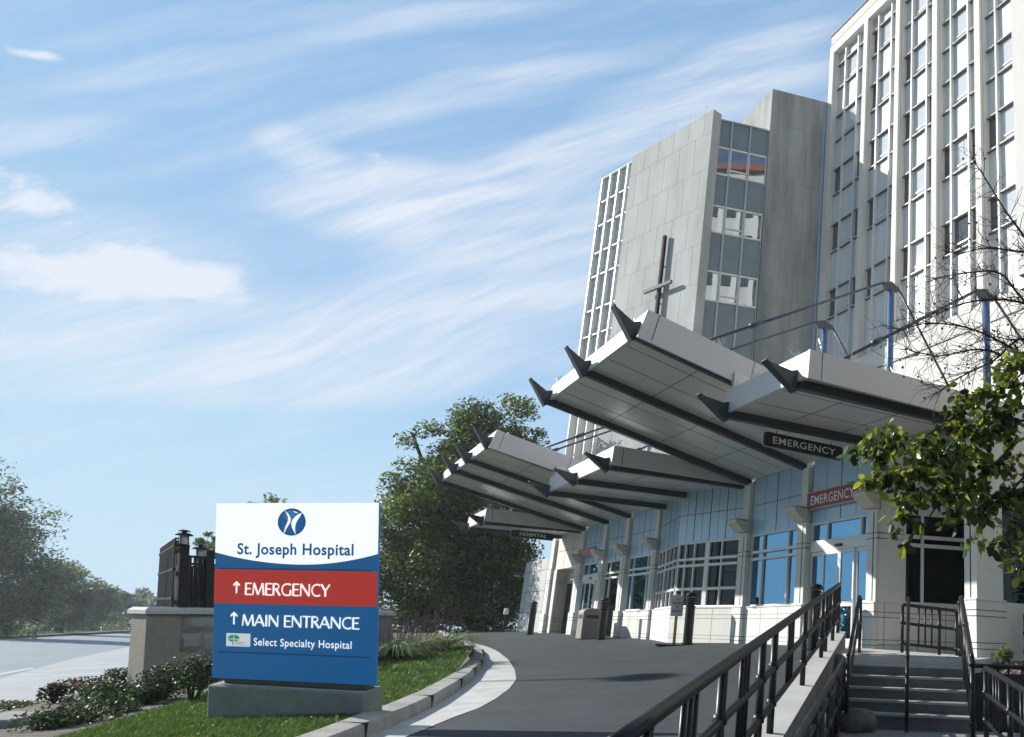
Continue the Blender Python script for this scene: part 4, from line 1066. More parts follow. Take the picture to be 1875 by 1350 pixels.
# ================================================================ STREET FURNITURE BY THE ENTRANCE
def facade_ground(u, v): return zd(u, v)
bol = None
for u, v, lab in ((-.75, .95, 'black bollard light beside the near emergency door'), (-7.05, 1.0, 'black bollard light behind the yellow NO PARKING post'),
                  (-14.1, 1.0, 'black bollard light right of the beige litter bin'), (-23.2, 1.0, 'black bollard light in front of the panelled garden wall')):
    p = FW(u, v, facade_ground(u, v))
    if bol is None:
        bol = thing('bollard_light', lab, 'bollard', p, 'bollard lights along the facade')
        b = MB(XY); b.lathe([(.17, -.1), (.17, .05), (.135, .07), (.135, 1.0), (.12, 1.02)], n=16); b.build('post', BLACKM, bol, local=True, smooth=False)
        b = MB(XY)
        for k in range(4): b.lathe([(.10, 1.02+.07*k), (.155, 1.03+.07*k), (.155, 1.055+.07*k), (.10, 1.085+.07*k)], n=16)
        b.build('louvre', BLACKM, bol, local=True)
        b = MB(XY); b.lathe([(.16, 1.31), (.165, 1.36), (.12, 1.42), (.03, 1.45)], n=16); b.build('cap', BLACKM, bol, local=True)
        b = MB(XY); b.lathe([(.09, 1.02), (.09, 1.31)], n=12); b.build('lens', mat('bollard_lens', (.6, .62, .62), .3), bol, local=True)
    else: dup(bol, p, None, lab)
BIN = mat('beige_bin', (.27, .25, .21), .6, var=.1, scale=3)
u, v = -15.5, 1.0
bn = thing('litter_bin', 'beige domed litter bin standing before the far window bays', 'litter bin', FW(u, v, facade_ground(u, v)))
T = lambda a, c, z: FW(u, v, facade_ground(u, v))+a*Un+c*Vn+Vector((0, 0, z))
b = MB(T); prof = [(-.36, .0), (-.36, .92)]+[(-.36+.36*(1-math.cos(R(a))), .92+.16*math.sin(R(a))) for a in range(15, 91, 15)]
prof = prof+[(-x, z) for x, z in reversed(prof)]
b.prism([(.30, x, z) for x, z in prof], (-.6, 0, 0)); b.build('body', BIN, bn, bevel=.015)
b = MB(T); b.box(.301, .308, -.22, .22, .72, .84); b.box(-.22, .22, .361, .367, .70, .84); b.build('opening', JOINT, bn)
b = MB(T); b.box(.301, .306, -.28, .28, .10, .62); b.build('door', mat('bin_panel', (.23, .21, .18), .6), bn)
# no parking sign on its yellow post
u, v = -7.35, 1.25; g = facade_ground(u, v)
npk = thing('parking_sign', 'small white NO PARKING IN DRIVEWAY sign on a yellow post by the bay window', 'sign', FW(u, v, g))
Tn = frame(FW(u, v, 0), R(83), 1)
b = MB(Tn); b.box(-.05, .02, -.04, .02, g-.02, g+1.42); b.box(-.06, -.045, -.05, .03, g, g+.8); b.build('post', mat('yellow_post', (.55, .38, .02), .5, var=.15, scale=6), npk)
b = MB(Tn); b.box(-.19, .15, .022, .032, g+.80, g+1.38); b.build('plate', mat('sign_plate', (.55, .56, .57), .45), npk, bevel=.003)
b = MB(XY)
for s, w, z in (('NO', .09, 1.235), ('PARKING', .27, 1.13), ('IN', .07, 1.02), ('DRIVEWAY', .28, .91)):
    put_text(b, s, lambda x, y, d: Tn(x, .033+d, y), -.02-w/2, -.02+w/2, g+z, .062, .001, bold=.03)
b.build('lettering', mat('sign_red_letter', (.40, .03, .03), .5), npk, fixn=False)
b = MB(Tn); b.box(-.5, .55, -.3, .3, g-.02, g+.03); b.build('base_plate', BLACKM, npk)
# small path light under the tree
pl_ = thing('path_light', 'small path light by the drive under the dark tree', 'path light', FW(-28, 1.0, .15))
b = MB(XY); b.T = lambda x, y, z: FW(-28, 1.0, .12)+Vector((x, y, z)); b.lathe([(.05, -.1), (.05, .75)], n=8); b.build('post', BLACKM, pl_)
b = MB(XY); b.T = lambda x, y, z: FW(-28, 1.0, .12)+Vector((x, y, z)); b.lathe([(.12, .752), (.12, .98), (.06, 1.05)], n=10); b.build('lamp_head', mat('path_lens', (.6, .65, .68), .4), pl_)
# street lamp left of the picture, whose shadow lies on the drive
SP = on_surf(1182, 1240, zdxy)
for i, t_ in enumerate((31.0,)):
    q = SP+sd*t_
    lp = thing('street_lamp', 'tall street lamp with a round flat head standing left of the view', 'street lamp', (q.x, q.y, -2.25))
    b = MB(XY); b.tube([(q.x, q.y, -2.3), (q.x, q.y, q.z-.05)], [.11]+[.07], 10); b.build('pole', SLATE, lp, smooth=True)
    b = MB(XY); b.T = lambda x, y, z: q+Vector((x, y, z)); b.lathe([(.10, -.22), (.62, -.10), (.66, 0), (.45, .12), (.08, .2)], n=24); b.build('lamp_head', SLATE, lp, smooth=True)

# ================================================================ STONE WALL, IRON FENCE, LANTERNS AT LEFT
LEAN = .42
def leanframe(p0, p1, lean=LEAN):
    p0, p1 = Vector(p0), Vector(p1); D = (p1-p0); L = math.hypot(D.x, D.y); A = Vector((D.x/L, D.y/L, D.z/L)); N = Vector((-D.y/L, D.x/L, 0))
    C = Vector((0, 0, math.cos(lean)))+N*math.sin(lean)
    def T(a, b, c): return p0+a*A+b*N+c*C
    T.L = L; return T
wl0 = at_depth(264, 1124, 15.0); wl1 = at_depth(712, 1127, 19.0)
TWL = leanframe(wl0, wl1)
BLOCK = mat('split_face_block', (.33, .315, .285), .95, var=.22, scale=2.2, bump=1.0, bscale=9)
PILL = mat('pillar_render', (.27, .245, .205), .95, var=.15, scale=8, bump=.5, bscale=60)
CAPM = mat('cap_stone', (.50, .49, .46), .85, var=.1, scale=4, bump=.2, bscale=40)
sw_ = thing('block_wall', 'low split face block wall with a pale chamfered cap behind the big sign', 'wall', TWL(2, 0, -1.5))
b = MB(TWL); rr = random.Random(2); L = TWL.L
for r_ in range(5):
    z1 = -.005-.375*r_; z0 = z1-.365; a = .55-(.4 if r_ % 2 else 0)
    while a < L-.4:
        w = .78; a0, a1 = max(a, .52), min(a+w-.012, L-.42)
        if a1 > a0+.05:
            nx, nz = 5, 3; o = len(b.v)
            for j in range(nz+1):
                for i in range(nx+1):
                    e = (i in (0, nx)) or (j in (0, nz)); b.v.append(tuple(TWL(a0+(a1-a0)*i/nx, (.02 if e else -.05-.035*rr.random()), z0+(z1-z0)*j/nz)))
            for j in range(nz):
                for i in range(nx): k = o+j*(nx+1)+i; b.f.append((k, k+1, k+nx+2, k+nx+1)); b.m.append(0)
        a += w
b.box(.5, L-.4, .022, .35, -2.3, -.004); b.build('block_face', BLOCK, sw_)
for a0, a1, nm in ((0, .52, 0), (L-.42, L, 1)):
    b = MB(TWL); b.box(a0, a1, -.12, .50, -2.4, -.003); b.build('pillar', PILL, sw_, bevel=.012)
b = MB(TWL); e = .06
def capbox(b, a0, a1, b0, b1):
    lo = [(a0, b0, 0), (a1, b0, 0), (a1, b1, 0), (a0, b1, 0)]; mi = [(a0, b0, .075), (a1, b0, .075), (a1, b1, .075), (a0, b1, .075)]; hi = [(a0+e, b0+e, .13), (a1-e, b0+e, .13), (a1-e, b1-e, .13), (a0+e, b1-e, .13)]
    b.add(lo+mi+hi, [(0, 3, 2, 1), (8, 9, 10, 11)]+[(i, (i+1) % 4, 4+(i+1) % 4, 4+i) for i in range(4)]+[(4+i, 4+(i+1) % 4, 8+(i+1) % 4, 8+i) for i in range(4)])
capbox(b, -.05, .57, -.18, .56); capbox(b, .575, L-.475, -.10, .42); capbox(b, L-.47, L+.05, -.18, .56); b.build('cap', CAPM, sw_)
IRON = mat('black_iron', (.005, .006, .006), .55, spec=.25)
fn = thing('iron_fence', 'black iron fence with close pickets standing on the block wall', 'fence', TWL(1, .2, .13))
def post(a, bb, h, w=.07):
    m = MB(TWL); m.box(a-w, a+w, bb-w, bb+w, .131, h); m.build('post', IRON, fn)
H = 1.42
# front panel to the right
for a, h in ((.62, H), (1.05, H-.06), (1.62, H-.1)): post(a, .16, h)
for z in (1.02, 1.18, .22, .55):
    m = MB(TWL); m.box(.70, L-.6, .14, .18, z, z+.05); m.build('rail', IRON, fn)
i = 0; a = .74
while a < 3.4:
    m = MB(TWL); m.box(a-.018, a+.018, .145, .175, .131, 1.18); m.build('picket', IRON, fn); a += .075
# side panel running back, away from the viewer
CUP = TWL(0, 0, 1)-TWL(0, 0, 0)
f0, f1 = at_depth(315, 1112, 15.3), at_depth(287, 1110, 18.6)
def TSP(a, bb, c): return f0+(f1-f0)*a+Vector((bb, 0, 0))+CUP*c
for k in range(26):
    m = MB(TSP); a_ = k/26; m.box(a_, a_+.013, -.015, .02, .0, H+.02); m.build('picket', IRON, fn)
for z in (.15, .75, 1.25):
    m = MB(TSP); m.box(0, 1, -.03, .035, z, z+.05); m.build('rail', IRON, fn)
hd = MB(TWL); hd.box(.66, 2.6, .5, .54, .131, 1.02); hd.build('privacy_screen', mat('dark_screen', (.02, .022, .022), .7), fn)
ln = None
for a, bb, h, lab in ((.62, .16, H, 'glass post lantern on the corner post of the iron fence'), (.86, .9, H-.12, 'glass post lantern on the second fence post behind the corner'), (1.42, 1.4, H-.2, 'glass post lantern partly hidden by the big sign')):
    if ln is None:
        ln = thing('post_lantern', lab, 'lantern', TWL(a, bb, h), 'lanterns on the fence posts')
        Cq = (TWL(0, 0, 1)-TWL(0, 0, 0))
        Tl = lambda x, y, z: Vector((x, y, 0))+Cq*z
        b = MB(Tl); b.lathe([(.10, 0), (.10, .03), (.085, .04)], n=14); b.build('lantern_base', IRON, ln, local=True)
        b = MB(Tl); b.lathe([(.15, .235), (.15, .25), (.09, .29)], n=14); b.build('lantern_hood', IRON, ln, local=True)
        b = MB(Tl); b.lathe([(.04, .28), (.04, .32), (.10, .325), (.10, .335), (.05, .36)], n=14); b.build('lantern_cap', IRON, ln, local=True)
        b = MB(Tl); b.lathe([(.08, .03), (.08, .235)], n=14); b.build('lantern_glass', glass('lantern_glass', (.45, .46, .44), (.9, .9, .9), 1.6, .1), ln, local=True)
        b = MB(Tl)
        for k in range(4):
            b = MB(Tl); b.tube([(.088*math.cos(k*1.57), .088*math.sin(k*1.57), .03), (.088*math.cos(k*1.57), .088*math.sin(k*1.57), .24)], .008, 4); b.build('lantern_bar', IRON, ln, local=True)
    else:
        dup(ln, TWL(a, bb, h), None, lab)
        post(a, bb, h, .05)

# ================================================================ PLANTS
def leafquads(b, c, n, sampler, size, rr, flat=0.35, mats=3, droop=0.0, asp=.55):
    for _ in range(n):
        p = sampler(rr); 
        d = Vector((rr.gauss(0, 1), rr.gauss(0, 1), rr.gauss(0, 1)*.6-droop)).normalized()
        nrm = Vector((rr.gauss(0, 1), rr.gauss(0, 1), rr.gauss(0, 1)+flat)).normalized()
        x = d; y = nrm.cross(x); y = y.normalized() if y.length > 1e-4 else x.orthogonal().normalized()
        s = size*rr.uniform(.6, 1.3)
        o = len(b.v); q = y.cross(x)*s*.12
        b.v += [tuple(p-x*s*.5), tuple(p+y*s*asp*.5-q*.0+x*s*.05), tuple(p+x*s*.5), tuple(p-y*s*asp*.5+x*s*.05)]
        b.f.append((o, o+1, o+2, o+3)); b.m.append(rr.randrange(mats))
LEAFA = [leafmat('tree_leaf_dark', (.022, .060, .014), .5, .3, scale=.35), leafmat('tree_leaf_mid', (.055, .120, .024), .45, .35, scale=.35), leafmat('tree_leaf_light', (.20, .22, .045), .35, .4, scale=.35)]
LEAFF = [leafmat('far_leaf_dark', (.085, .14, .055), .35, .45, scale=.3), leafmat('far_leaf_mid', (.14, .20, .08), .35, .45, scale=.3), leafmat('far_leaf_olive', (.25, .24, .12), .3, .45, scale=.3)]  # leaf colours paled to stand in for some of the haze
LEAFS = [leafmat('shrub_dark', (.022, .050, .018), .4, .15, .55, 4), leafmat('shrub_mid', (.045, .085, .03), .4, .2, .55, 4), leafmat('shrub_light', (.12, .155, .06), .3, .25, .5, 4)]
BARK = mat('bark', (.05, .042, .033), .95, var=.35, scale=6, bump=.8, bscale=20)
TWIG = mat('dark_twig', (.040, .027, .022), .8)
def ball(g, c, r):
    d = Vector((g.gauss(0, 1), g.gauss(0, 1), g.gauss(0, 1))).normalized()*(1.45*r*g.random()**.45); d.z *= .62
    return c+d
def crown_tree(name, label, lobes, depth, base, n, leaf, mats, seed, group=None, trunk_r=.25, clump=.55, sub=14, fill=.0):
    """lobes: photo pixel centre and radius, placed as real ellipsoids round the given depth"""
    rr = random.Random(seed); t = thing(name, label, 'tree', base, group)
    L = []
    for px, py, r, *dz in lobes:
        dd = depth+(dz[0] if dz else 0); L.append((at_depth(px, py, dd), r*dd/FPX))
    clumps = []
    for c, r in L:
        for k in range(max(4, int(sub*r*r/4))):
            d = Vector((rr.gauss(0, 1), rr.gauss(0, 1), rr.gauss(0, 1))).normalized()
            clumps.append((c+d*r*(rr.random()**.5)*1.0, r*.26*rr.uniform(.6, 1.5)))
    wsum = [q[1]**2 for q in clumps]; tot = sum(wsum)
    b = MB(XY)
    for (c, r), w in zip(clumps, wsum):
        k = int(n*w/tot)
        leafquads(b, c, k, lambda g, c=c, r=r: ball(g, c, r), leaf, rr, flat=.9, mats=len(mats))
    b.build('crown', mats, t, fixn=False)
    b = MB(XY); base = Vector(base); top = sum((c for c, r in L), Vector())/len(L)
    m1 = base.lerp(top, .45)+Vector((rr.uniform(-.3, .3), 0, 0))
    b.tube([tuple(base-Vector((0, 0, .4))), tuple(base.lerp(m1, .5)), tuple(m1), tuple(top)], [trunk_r*1.25, trunk_r, trunk_r*.8, trunk_r*.35], 8)
    for c, r in L:
        s = base.lerp(m1, rr.uniform(.6, 1)); e = s.lerp(c, .5)+Vector((0, 0, -.1*r)); b.tube([tuple(s), tuple(e), tuple(c-Vector((0, 0, .35*r)))], [trunk_r*.45, trunk_r*.25, .03], 6)
        for k in range(4):
            d = Vector((rr.gauss(0, 1), rr.gauss(0, 1), rr.gauss(0, .8))).normalized(); b.tube([tuple(e.lerp(c, .6)), tuple(c+d*r*.3+Vector((0, 0, .1*r))), tuple(c+d*r*.7)], [trunk_r*.16, trunk_r*.1, .012], 4)
    b.build('trunk', BARK, t, smooth=True)
    return t
gp = lambda px, Y, z: Vector((at_depth(px, 1150, Y).x, Y, z))
crown_tree('shade_tree', 'big dark green tree behind the far end of the canopies',
    [(885, 815, 95), (945, 790, 62), (905, 755, 42), (800, 855, 80), (850, 785, 50), (770, 930, 78), (860, 930, 110), (735, 1000, 62), (800, 1030, 105), (905, 1040, 105, 2), (960, 930, 75, 2), (735, 880, 34), (760, 800, 30), (985, 800, 26), (870, 1105, 80), (770, 1105, 70), (940, 1110, 70, 3), (700, 960, 34), (695, 1075, 55), (715, 1030, 60), (720, 1110, 60), (820, 1120, 70), (900, 1125, 60)],
    46, gp(880, 46, -.2), 130000, .20, [LEAFA[0], LEAFA[1], LEAFA[2], LEAFA[1], LEAFA[2]], 11, trunk_r=.38, sub=13)
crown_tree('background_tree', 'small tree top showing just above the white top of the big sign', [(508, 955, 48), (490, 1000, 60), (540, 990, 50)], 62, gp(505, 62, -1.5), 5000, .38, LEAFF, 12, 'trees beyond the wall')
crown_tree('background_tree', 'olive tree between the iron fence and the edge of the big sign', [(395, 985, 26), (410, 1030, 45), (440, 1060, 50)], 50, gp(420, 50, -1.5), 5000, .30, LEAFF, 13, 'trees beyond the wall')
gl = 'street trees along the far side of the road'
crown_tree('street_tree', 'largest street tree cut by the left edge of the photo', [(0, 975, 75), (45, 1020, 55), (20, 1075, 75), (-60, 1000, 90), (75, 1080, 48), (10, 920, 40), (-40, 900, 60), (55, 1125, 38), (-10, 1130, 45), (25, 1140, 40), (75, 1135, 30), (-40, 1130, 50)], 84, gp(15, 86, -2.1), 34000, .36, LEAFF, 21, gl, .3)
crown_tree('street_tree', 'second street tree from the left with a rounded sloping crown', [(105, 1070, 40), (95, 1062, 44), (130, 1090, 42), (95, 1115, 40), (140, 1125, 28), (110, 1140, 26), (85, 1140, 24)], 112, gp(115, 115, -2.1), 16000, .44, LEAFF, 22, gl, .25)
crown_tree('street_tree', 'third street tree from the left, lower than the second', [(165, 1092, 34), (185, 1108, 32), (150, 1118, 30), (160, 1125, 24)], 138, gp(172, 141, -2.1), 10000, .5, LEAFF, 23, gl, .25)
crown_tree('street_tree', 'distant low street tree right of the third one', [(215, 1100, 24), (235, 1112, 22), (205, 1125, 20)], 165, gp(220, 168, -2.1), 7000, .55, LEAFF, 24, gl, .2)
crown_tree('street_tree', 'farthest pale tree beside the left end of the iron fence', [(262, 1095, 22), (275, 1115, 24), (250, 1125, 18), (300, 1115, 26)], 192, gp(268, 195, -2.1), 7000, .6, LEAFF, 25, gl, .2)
rr = random.Random(31)
fw_ = MB(XY)
for k in range(60):
    px = -140+k*11; Y = 190+rr.uniform(-15, 15); c = at_depth(px, 1126+rr.uniform(-6, 6), Y); r = rr.uniform(2.4, 3.8)
    leafquads(fw_, c, 260, lambda g: ball(g, c, r), .7, rr)
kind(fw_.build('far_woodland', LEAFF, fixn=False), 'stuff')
hp = MB(XY)
for k in range(46):
    px = -150+k*8.6; Y = 88+max(0, px)*.38; g = on_z(px, 1158, -2.2) if px < 0 else None
    c = at_depth(px, 1147-.02*px, Y+1); r = rr.uniform(1.3, 2.2)*Y/80
    leafquads(hp, c, 420, lambda g: ball(g, c, r), .3*Y/80, rr)
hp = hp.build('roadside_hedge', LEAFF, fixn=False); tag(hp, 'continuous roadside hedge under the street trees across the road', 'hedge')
# poles and small signs on the far side of the street
def street_sign(px, ytop, ybase, Y, label, w, h, m):
    p = on_z(px, ybase, -2.2); q = at_depth(px, ytop, p.y); w *= p.y/Y; h *= p.y/Y; t = thing('street_sign', label, 'sign', (p.x, p.y, p.z), None)
    b = MB(XY); b.tube([tuple(p-(q-p)*.15), tuple(q)], .05, 6); b.build('post', mat('galvanised_post', (.3, .32, .33), .5, .5), t)
    b = MB(XY); b.box(q.x-w/2, q.x+w/2, q.y-.07, q.y-.05, q.z-h, q.z); b.build('plate', m, t)
PLT_ = mat('pale_sign_plate', (.42, .47, .5), .5)
street_sign(107, 1113, 1158, 74, 'pale parking sign on a post across the road under the left trees', .6, .95, PLT_)
street_sign(220, 1118, 1153, 100, 'small square sign on a post across the road nearest the pillar', .8, .8, PLT_)
street_sign(77, 1095, 1163, 68, 'thick plain pole between the road and the leftmost tree', .12, .3, mat('brown_pole', (.16, .14, .12), .9))
street_sign(168, 1098, 1155, 90, 'slim pale pole with a narrow red band across the road', .14, .22, mat('red_band_plate', (.4, .08, .06), .6))

def shrub(label, px, py, Y, rx, rz, n, leaf, seed, mats=LEAFS, name='shrub', group='shrubs in the bed by the wall', zoff=0.0):
    rr = random.Random(seed); rx *= 1.2; rz *= 1.2; c = at_depth(px, py, Y)
    g0 = zlawn(c.x, c.y) if zoff == 0 else zoff
    t = thing(name, label, 'shrub', (c.x, c.y, g0), group)
    lobes = [(c+Vector((rr.uniform(-.5, .5)*rx, rr.uniform(-.5, .5)*rx, rr.uniform(-.25, .35)*rz)), rr.uniform(.45, .7)) for _ in range(7)]
    b = MB(XY)
    def smp(g):
        q, s = lobes[g.randrange(7)]
        d = Vector((g.gauss(0, 1), g.gauss(0, 1), g.gauss(0, 1))).normalized(); k = .55+.45*g.random()**.6
        return q+Vector((d.x*rx*s*k, d.y*rx*s*k, d.z*rz*s*k))
    leafquads(b, c, n, smp, leaf, rr, flat=.6, mats=len(mats))
    b.build('foliage', mats, t, fixn=False)
    b = MB(XY)
    for q, s in lobes: b.tube([(c.x, c.y, g0-.1), tuple(q)], [.02, .008], 5)
    b.build('stem', BARK, t)
shrub('round clipped shrub just left of the big sign, in front of the pillar', 300, 1248, 12.6, .36, .30, 2600, .05, 41)
shrub('taller glossy shrub touching the left edge of the big sign', 366, 1232, 12.0, .27, .34, 1800, .05, 42)
shrub('dark shrub at the foot of the stone pillar', 268, 1272, 12.0, .24, .18, 1200, .05, 43)
shrub('low dark shrub left of the pillar base', 215, 1272, 12.2, .34, .17, 1500, .05, 44)
shrub('spreading shrub beside the grey kerb stone', 190, 1290, 11.0, .34, .20, 1500, .05, 45)
shrub('dark spreading shrub at the lawn edge right of the kerb stone', 150, 1318, 10.2, .32, .2, 1500, .05, 46)
shrub('small dark shrub in front of the kerb stone', 100, 1322, 9.8, .25, .19, 1200, .05, 47)
shrub('ragged reddish shrub at the edge of the concrete apron', 112, 1268, 13.5, .22, .16, 700, .06, 48, LEAFS[:2]+[leafmat('reddish_leaf', (.12, .06, .035), .3, .3)])
shrub('flowering low shrub with pink specks left of the pillar', 165, 1252, 14.5, .42, .13, 900, .055, 49, LEAFS+[leafmat('pink_flower', (.4, .16, .17), .2, .2)])
shrub('low yellowish groundcover clump at the left edge of the bed', 30, 1292, 13.5, .45, .1, 700, .06, 50, [leafmat('yellowish_leaf', (.16, .14, .06), .3, .3), LEAFS[2]])
shrub('low green shrub at the left pillar face near the apron', 225, 1240, 15.2, .38, .15, 900, .055, 51)
shrub('yellow green seedling shrub on the mulch by the corner pilaster', 1833, 1200, 14.6, .17, .13, 260, .085, 52, [leafmat('yellow_green_leaf', (.14, .19, .03), .3, .4), LEAFS[2]], 'shrub', None, -.3)
# dark evergreen mass beyond the corner pilaster
shrub('dark evergreen filling the far right edge behind the railing', 1885, 1080, 16.5, .55, 1.35, 5000, .09, 53, LEAFS[:2], 'evergreen', None, -.3)
ks = MB(XY); p = at_depth(20, 1345, 10.0); q = at_depth(100, 1300, 10.6)
ksx = leanframe(at_depth(18, 1318, 10.2), at_depth(110, 1302, 11.2), 0)
b = MB(ksx); b.box(0, ksx.L, 0, .5, -.4, 0); kb = b.build('kerb_stone', MATS['plinth_concrete'], bevel=.02); tag(kb, 'grey rectangular stone block among the shrubs at lower left', 'stone')
# draped beds
def drape(name, poly, step, dz, m, zf=None):
    zf = zf or zlawn
    xs0, xs1 = min(p[0] for p in poly), max(p[0] for p in poly); ys0, ys1 = min(p[1] for p in poly), max(p[1] for p in poly)
    def inside(x, y):
        r = False; j = len(poly)-1
        for i in range(len(poly)):
            (a, c), (d, e) = poly[i], poly[j]
            if (c > y) != (e > y) and x < (d-a)*(y-c)/(e-c)+a: r = not r
            j = i
        return r
    b = MB(XY); idx = {}
    nx, ny = int((xs1-xs0)/step)+1, int((ys1-ys0)/(step*.5))+1
    for j in range(ny+1):
        for i in range(nx+1):
            x, y = xs0+i*step, ys0+j*step*.5
            if inside(x, y):
                p = on_surf(x, y, zf); idx[i, j] = len(b.v); b.v.append((p.x, p.y, zf(p.x, p.y)+dz))
    for (i, j), k in list(idx.items()):
        if all(q in idx for q in ((i+1, j), (i, j+1), (i+1, j+1))): b.f.append((k, idx[i+1, j], idx[i+1, j+1], idx[i, j+1])); b.m.append(0)
    return kind(b.build(name, m), 'structure')
MULCH = mat('dry_mulch', (.10, .085, .065), .95, var=.6, scale=12, bump=1.0, bscale=25)
drape('mulch', [(-30, 1400), (120, 1372), (170, 1342), (300, 1296), (386, 1250), (386, 1215), (300, 1225), (235, 1236), (120, 1262), (-30, 1300)], 8, .012, MULCH)
drape('mulch_strip', [(688, 1200), (760, 1188), (842, 1184), (856, 1178), (846, 1171), (800, 1160), (690, 1160)], 6, .014, MULCH)
# lawn blades
GR = [leafmat('grass_dark', (.055, .110, .022), .35, .35, .5, 6), leafmat('grass_mid', (.09, .155, .032), .3, .4, .5, 6), leafmat('grass_light', (.12, .20, .035), .3, .45, .5, 6)]
b = MB(XY); rr = random.Random(77)
def xlawn_left(y): 
    return -7.6-.42*(y-8) if y < 14 else -10.2-.75*(y-14)
for _ in range(85000):
    y = 1/(1/7.0-rr.random()*(1/7.0-1/25.0)); a, c = xlawn_left(y), xk(y)-.27
    x = a+(c-a)*rr.random(); z = zlawn(x, y)
    h = rr.uniform(.03, .065)*(1+.02*(y-8)); w = .0055*(1+.09*(y-8)); an = rr.random()*6.28; tx, ty = rr.gauss(0, .4)*h, rr.gauss(0, .4)*h
    o = len(b.v); ca, sa = math.cos(an)*w, math.sin(an)*w
    b.v += [(x-ca, y-sa, z-.004), (x+ca, y+sa, z-.004), (x+tx, y+ty, z+h)]; b.f.append((o, o+1, o+2)); b.m.append(min(2, int(rr.random()**1.3*3)))
kind(b.build('grass', GR, fixn=False), 'stuff')
b = MB(XY)
for _ in range(170):
    y = 1/(1/7.2-rr.random()*(1/7.2-1/20.0)); a, c = xlawn_left(y), xk(y)-.27; x = a+(c-a)*rr.random(); z = zlawn(x, y)+.05
    s = rr.uniform(.015, .03); an = rr.random()*6.28; ca, sa = math.cos(an)*s, math.sin(an)*s; o = len(b.v)
    b.v += [(x-ca, y-sa, z), (x+sa*.6, y-ca*.6, z+.012), (x+ca, y+sa, z+.006), (x-sa*.6, y+ca*.6, z+.004)]; b.f.append((o, o+1, o+2, o+3)); b.m.append(rr.randrange(3))
kind(b.build('fallen_leaves', [leafmat('orange_leaf', (.35, .14, .03), .3, .3), leafmat('tan_leaf', (.32, .22, .10), .3, .3), leafmat('yellow_leaf', (.38, .29, .06), .3, .3)], fixn=False), 'stuff')
# ornamental grasses
OG = [leafmat('blade_pale', (.46, .47, .27), .25, .35, .4, 5), leafmat('blade_green', (.17, .24, .07), .3, .35, .4, 5)]
SPK = mat('purple_spike', (.20, .12, .15), .8)
for i, (px, py, Y, s, lab) in enumerate(((722, 1184, 17.0, .95, 'ornamental grass clump nearest the right edge of the big sign'), (765, 1182, 18.5, .9, 'second ornamental grass clump from the big sign'),
        (812, 1178, 19.5, 1.15, 'largest ornamental grass clump, at the kerb'), (738, 1160, 20.5, 1.0, 'tall ornamental grass clump at the end of the block wall'), (790, 1168, 22.0, 1.0, 'rear ornamental grass clump between two larger clumps'))):
    rr = random.Random(60+i); c = at_depth(px, py, Y); c.z = zlawn(c.x, c.y); z0 = c.z; s *= 1.15
    t = thing('ornamental_grass', lab, 'grass clump', (c.x, c.y, z0), 'ornamental grasses by the kerb')
    b = MB(XY)
    for k in range(170):
        an = rr.random()*6.28; l = s*rr.uniform(.6, 1.15); w = .026; up = rr.uniform(.85, 1.5); d = Vector((math.cos(an), math.sin(an), 0)); sd_ = Vector((-d.y, d.x, 0))*w
        pts = []
        for m in range(5):
            f = m/4; ang = up*(1-f*1.5); 
            q = c+d*.04 if m == 0 else pts[-1]+(d*math.cos(ang)+Vector((0, 0, math.sin(ang))))*l/4
            pts.append(q)
        o = len(b.v)
        for m, q in enumerate(pts): e = 1-m/4.6; b.v += [tuple(q-sd_*e), tuple(q+sd_*e)]
        mi = 0 if rr.random() < .6 else 1
        for m in range(4): b.f.append((o+2*m, o+2*m+1, o+2*m+3, o+2*m+2)); b.m.append(mi)
    b.build('blades', OG, t, fixn=False)
    b = MB(XY)
    for k in range(14):
        an = rr.random()*6.28; r_ = rr.uniform(.05, .25)*s; q = c+Vector((math.cos(an)*r_, math.sin(an)*r_, 0)); e = q+Vector((math.cos(an)*.12*s, math.sin(an)*.12*s, rr.uniform(.5, .85)*s)); b.tube([tuple(q), tuple(e)], [.003, .008], 5)
    b.build('flower_spikes', SPK, t)

# ================================================================ FOREGROUND TREE AT RIGHT
rr = random.Random(99)
ft = thing('foreground_tree', 'near tree at the right edge with bare twigs above and large glossy leaves below', 'tree', (2.35, 6.2, -1.5))
LM = [leafmat('magnolia_dark', (.022, .045, .014), .4, .15, .34, 9, spec=.4), leafmat('magnolia_mid', (.085, .135, .025), .35, .4, .36, 9, spec=.4), leafmat('magnolia_yellow', (.26, .30, .04), .3, .55, .3, 9), leafmat('magnolia_autumn', (.26, .14, .04), .4, .5, .35, 9)]
tw_ = MB(XY); lf = MB(XY); cl_b = MB(XY)
def limb(pts, r0, r1, Y0, Y1):
    n = len(pts); P_ = []
    for i, (x, y) in enumerate(pts): P_.append(at_depth(x, y, Y0+(Y1-Y0)*i/(n-1)))
    # smooth subdivision
    Q = []
    for i in range(n-1):
        for k in range(4):
            t = k/4; p0 = P_[max(i-1, 0)]; p1 = P_[i]; p2 = P_[i+1]; p3 = P_[min(i+2, n-1)]
            Q.append(.5*((2*p1)+(p2-p0)*t+(2*p0-5*p1+4*p2-p3)*t*t+(3*p1-p0-3*p2+p3)*t**3))
    Q.append(P_[-1]); m = len(Q)
    tw_.tube([tuple(q) for q in Q], [r0+(r1-r0)*i/(m-1) for i in range(m)], 7)
    return Q
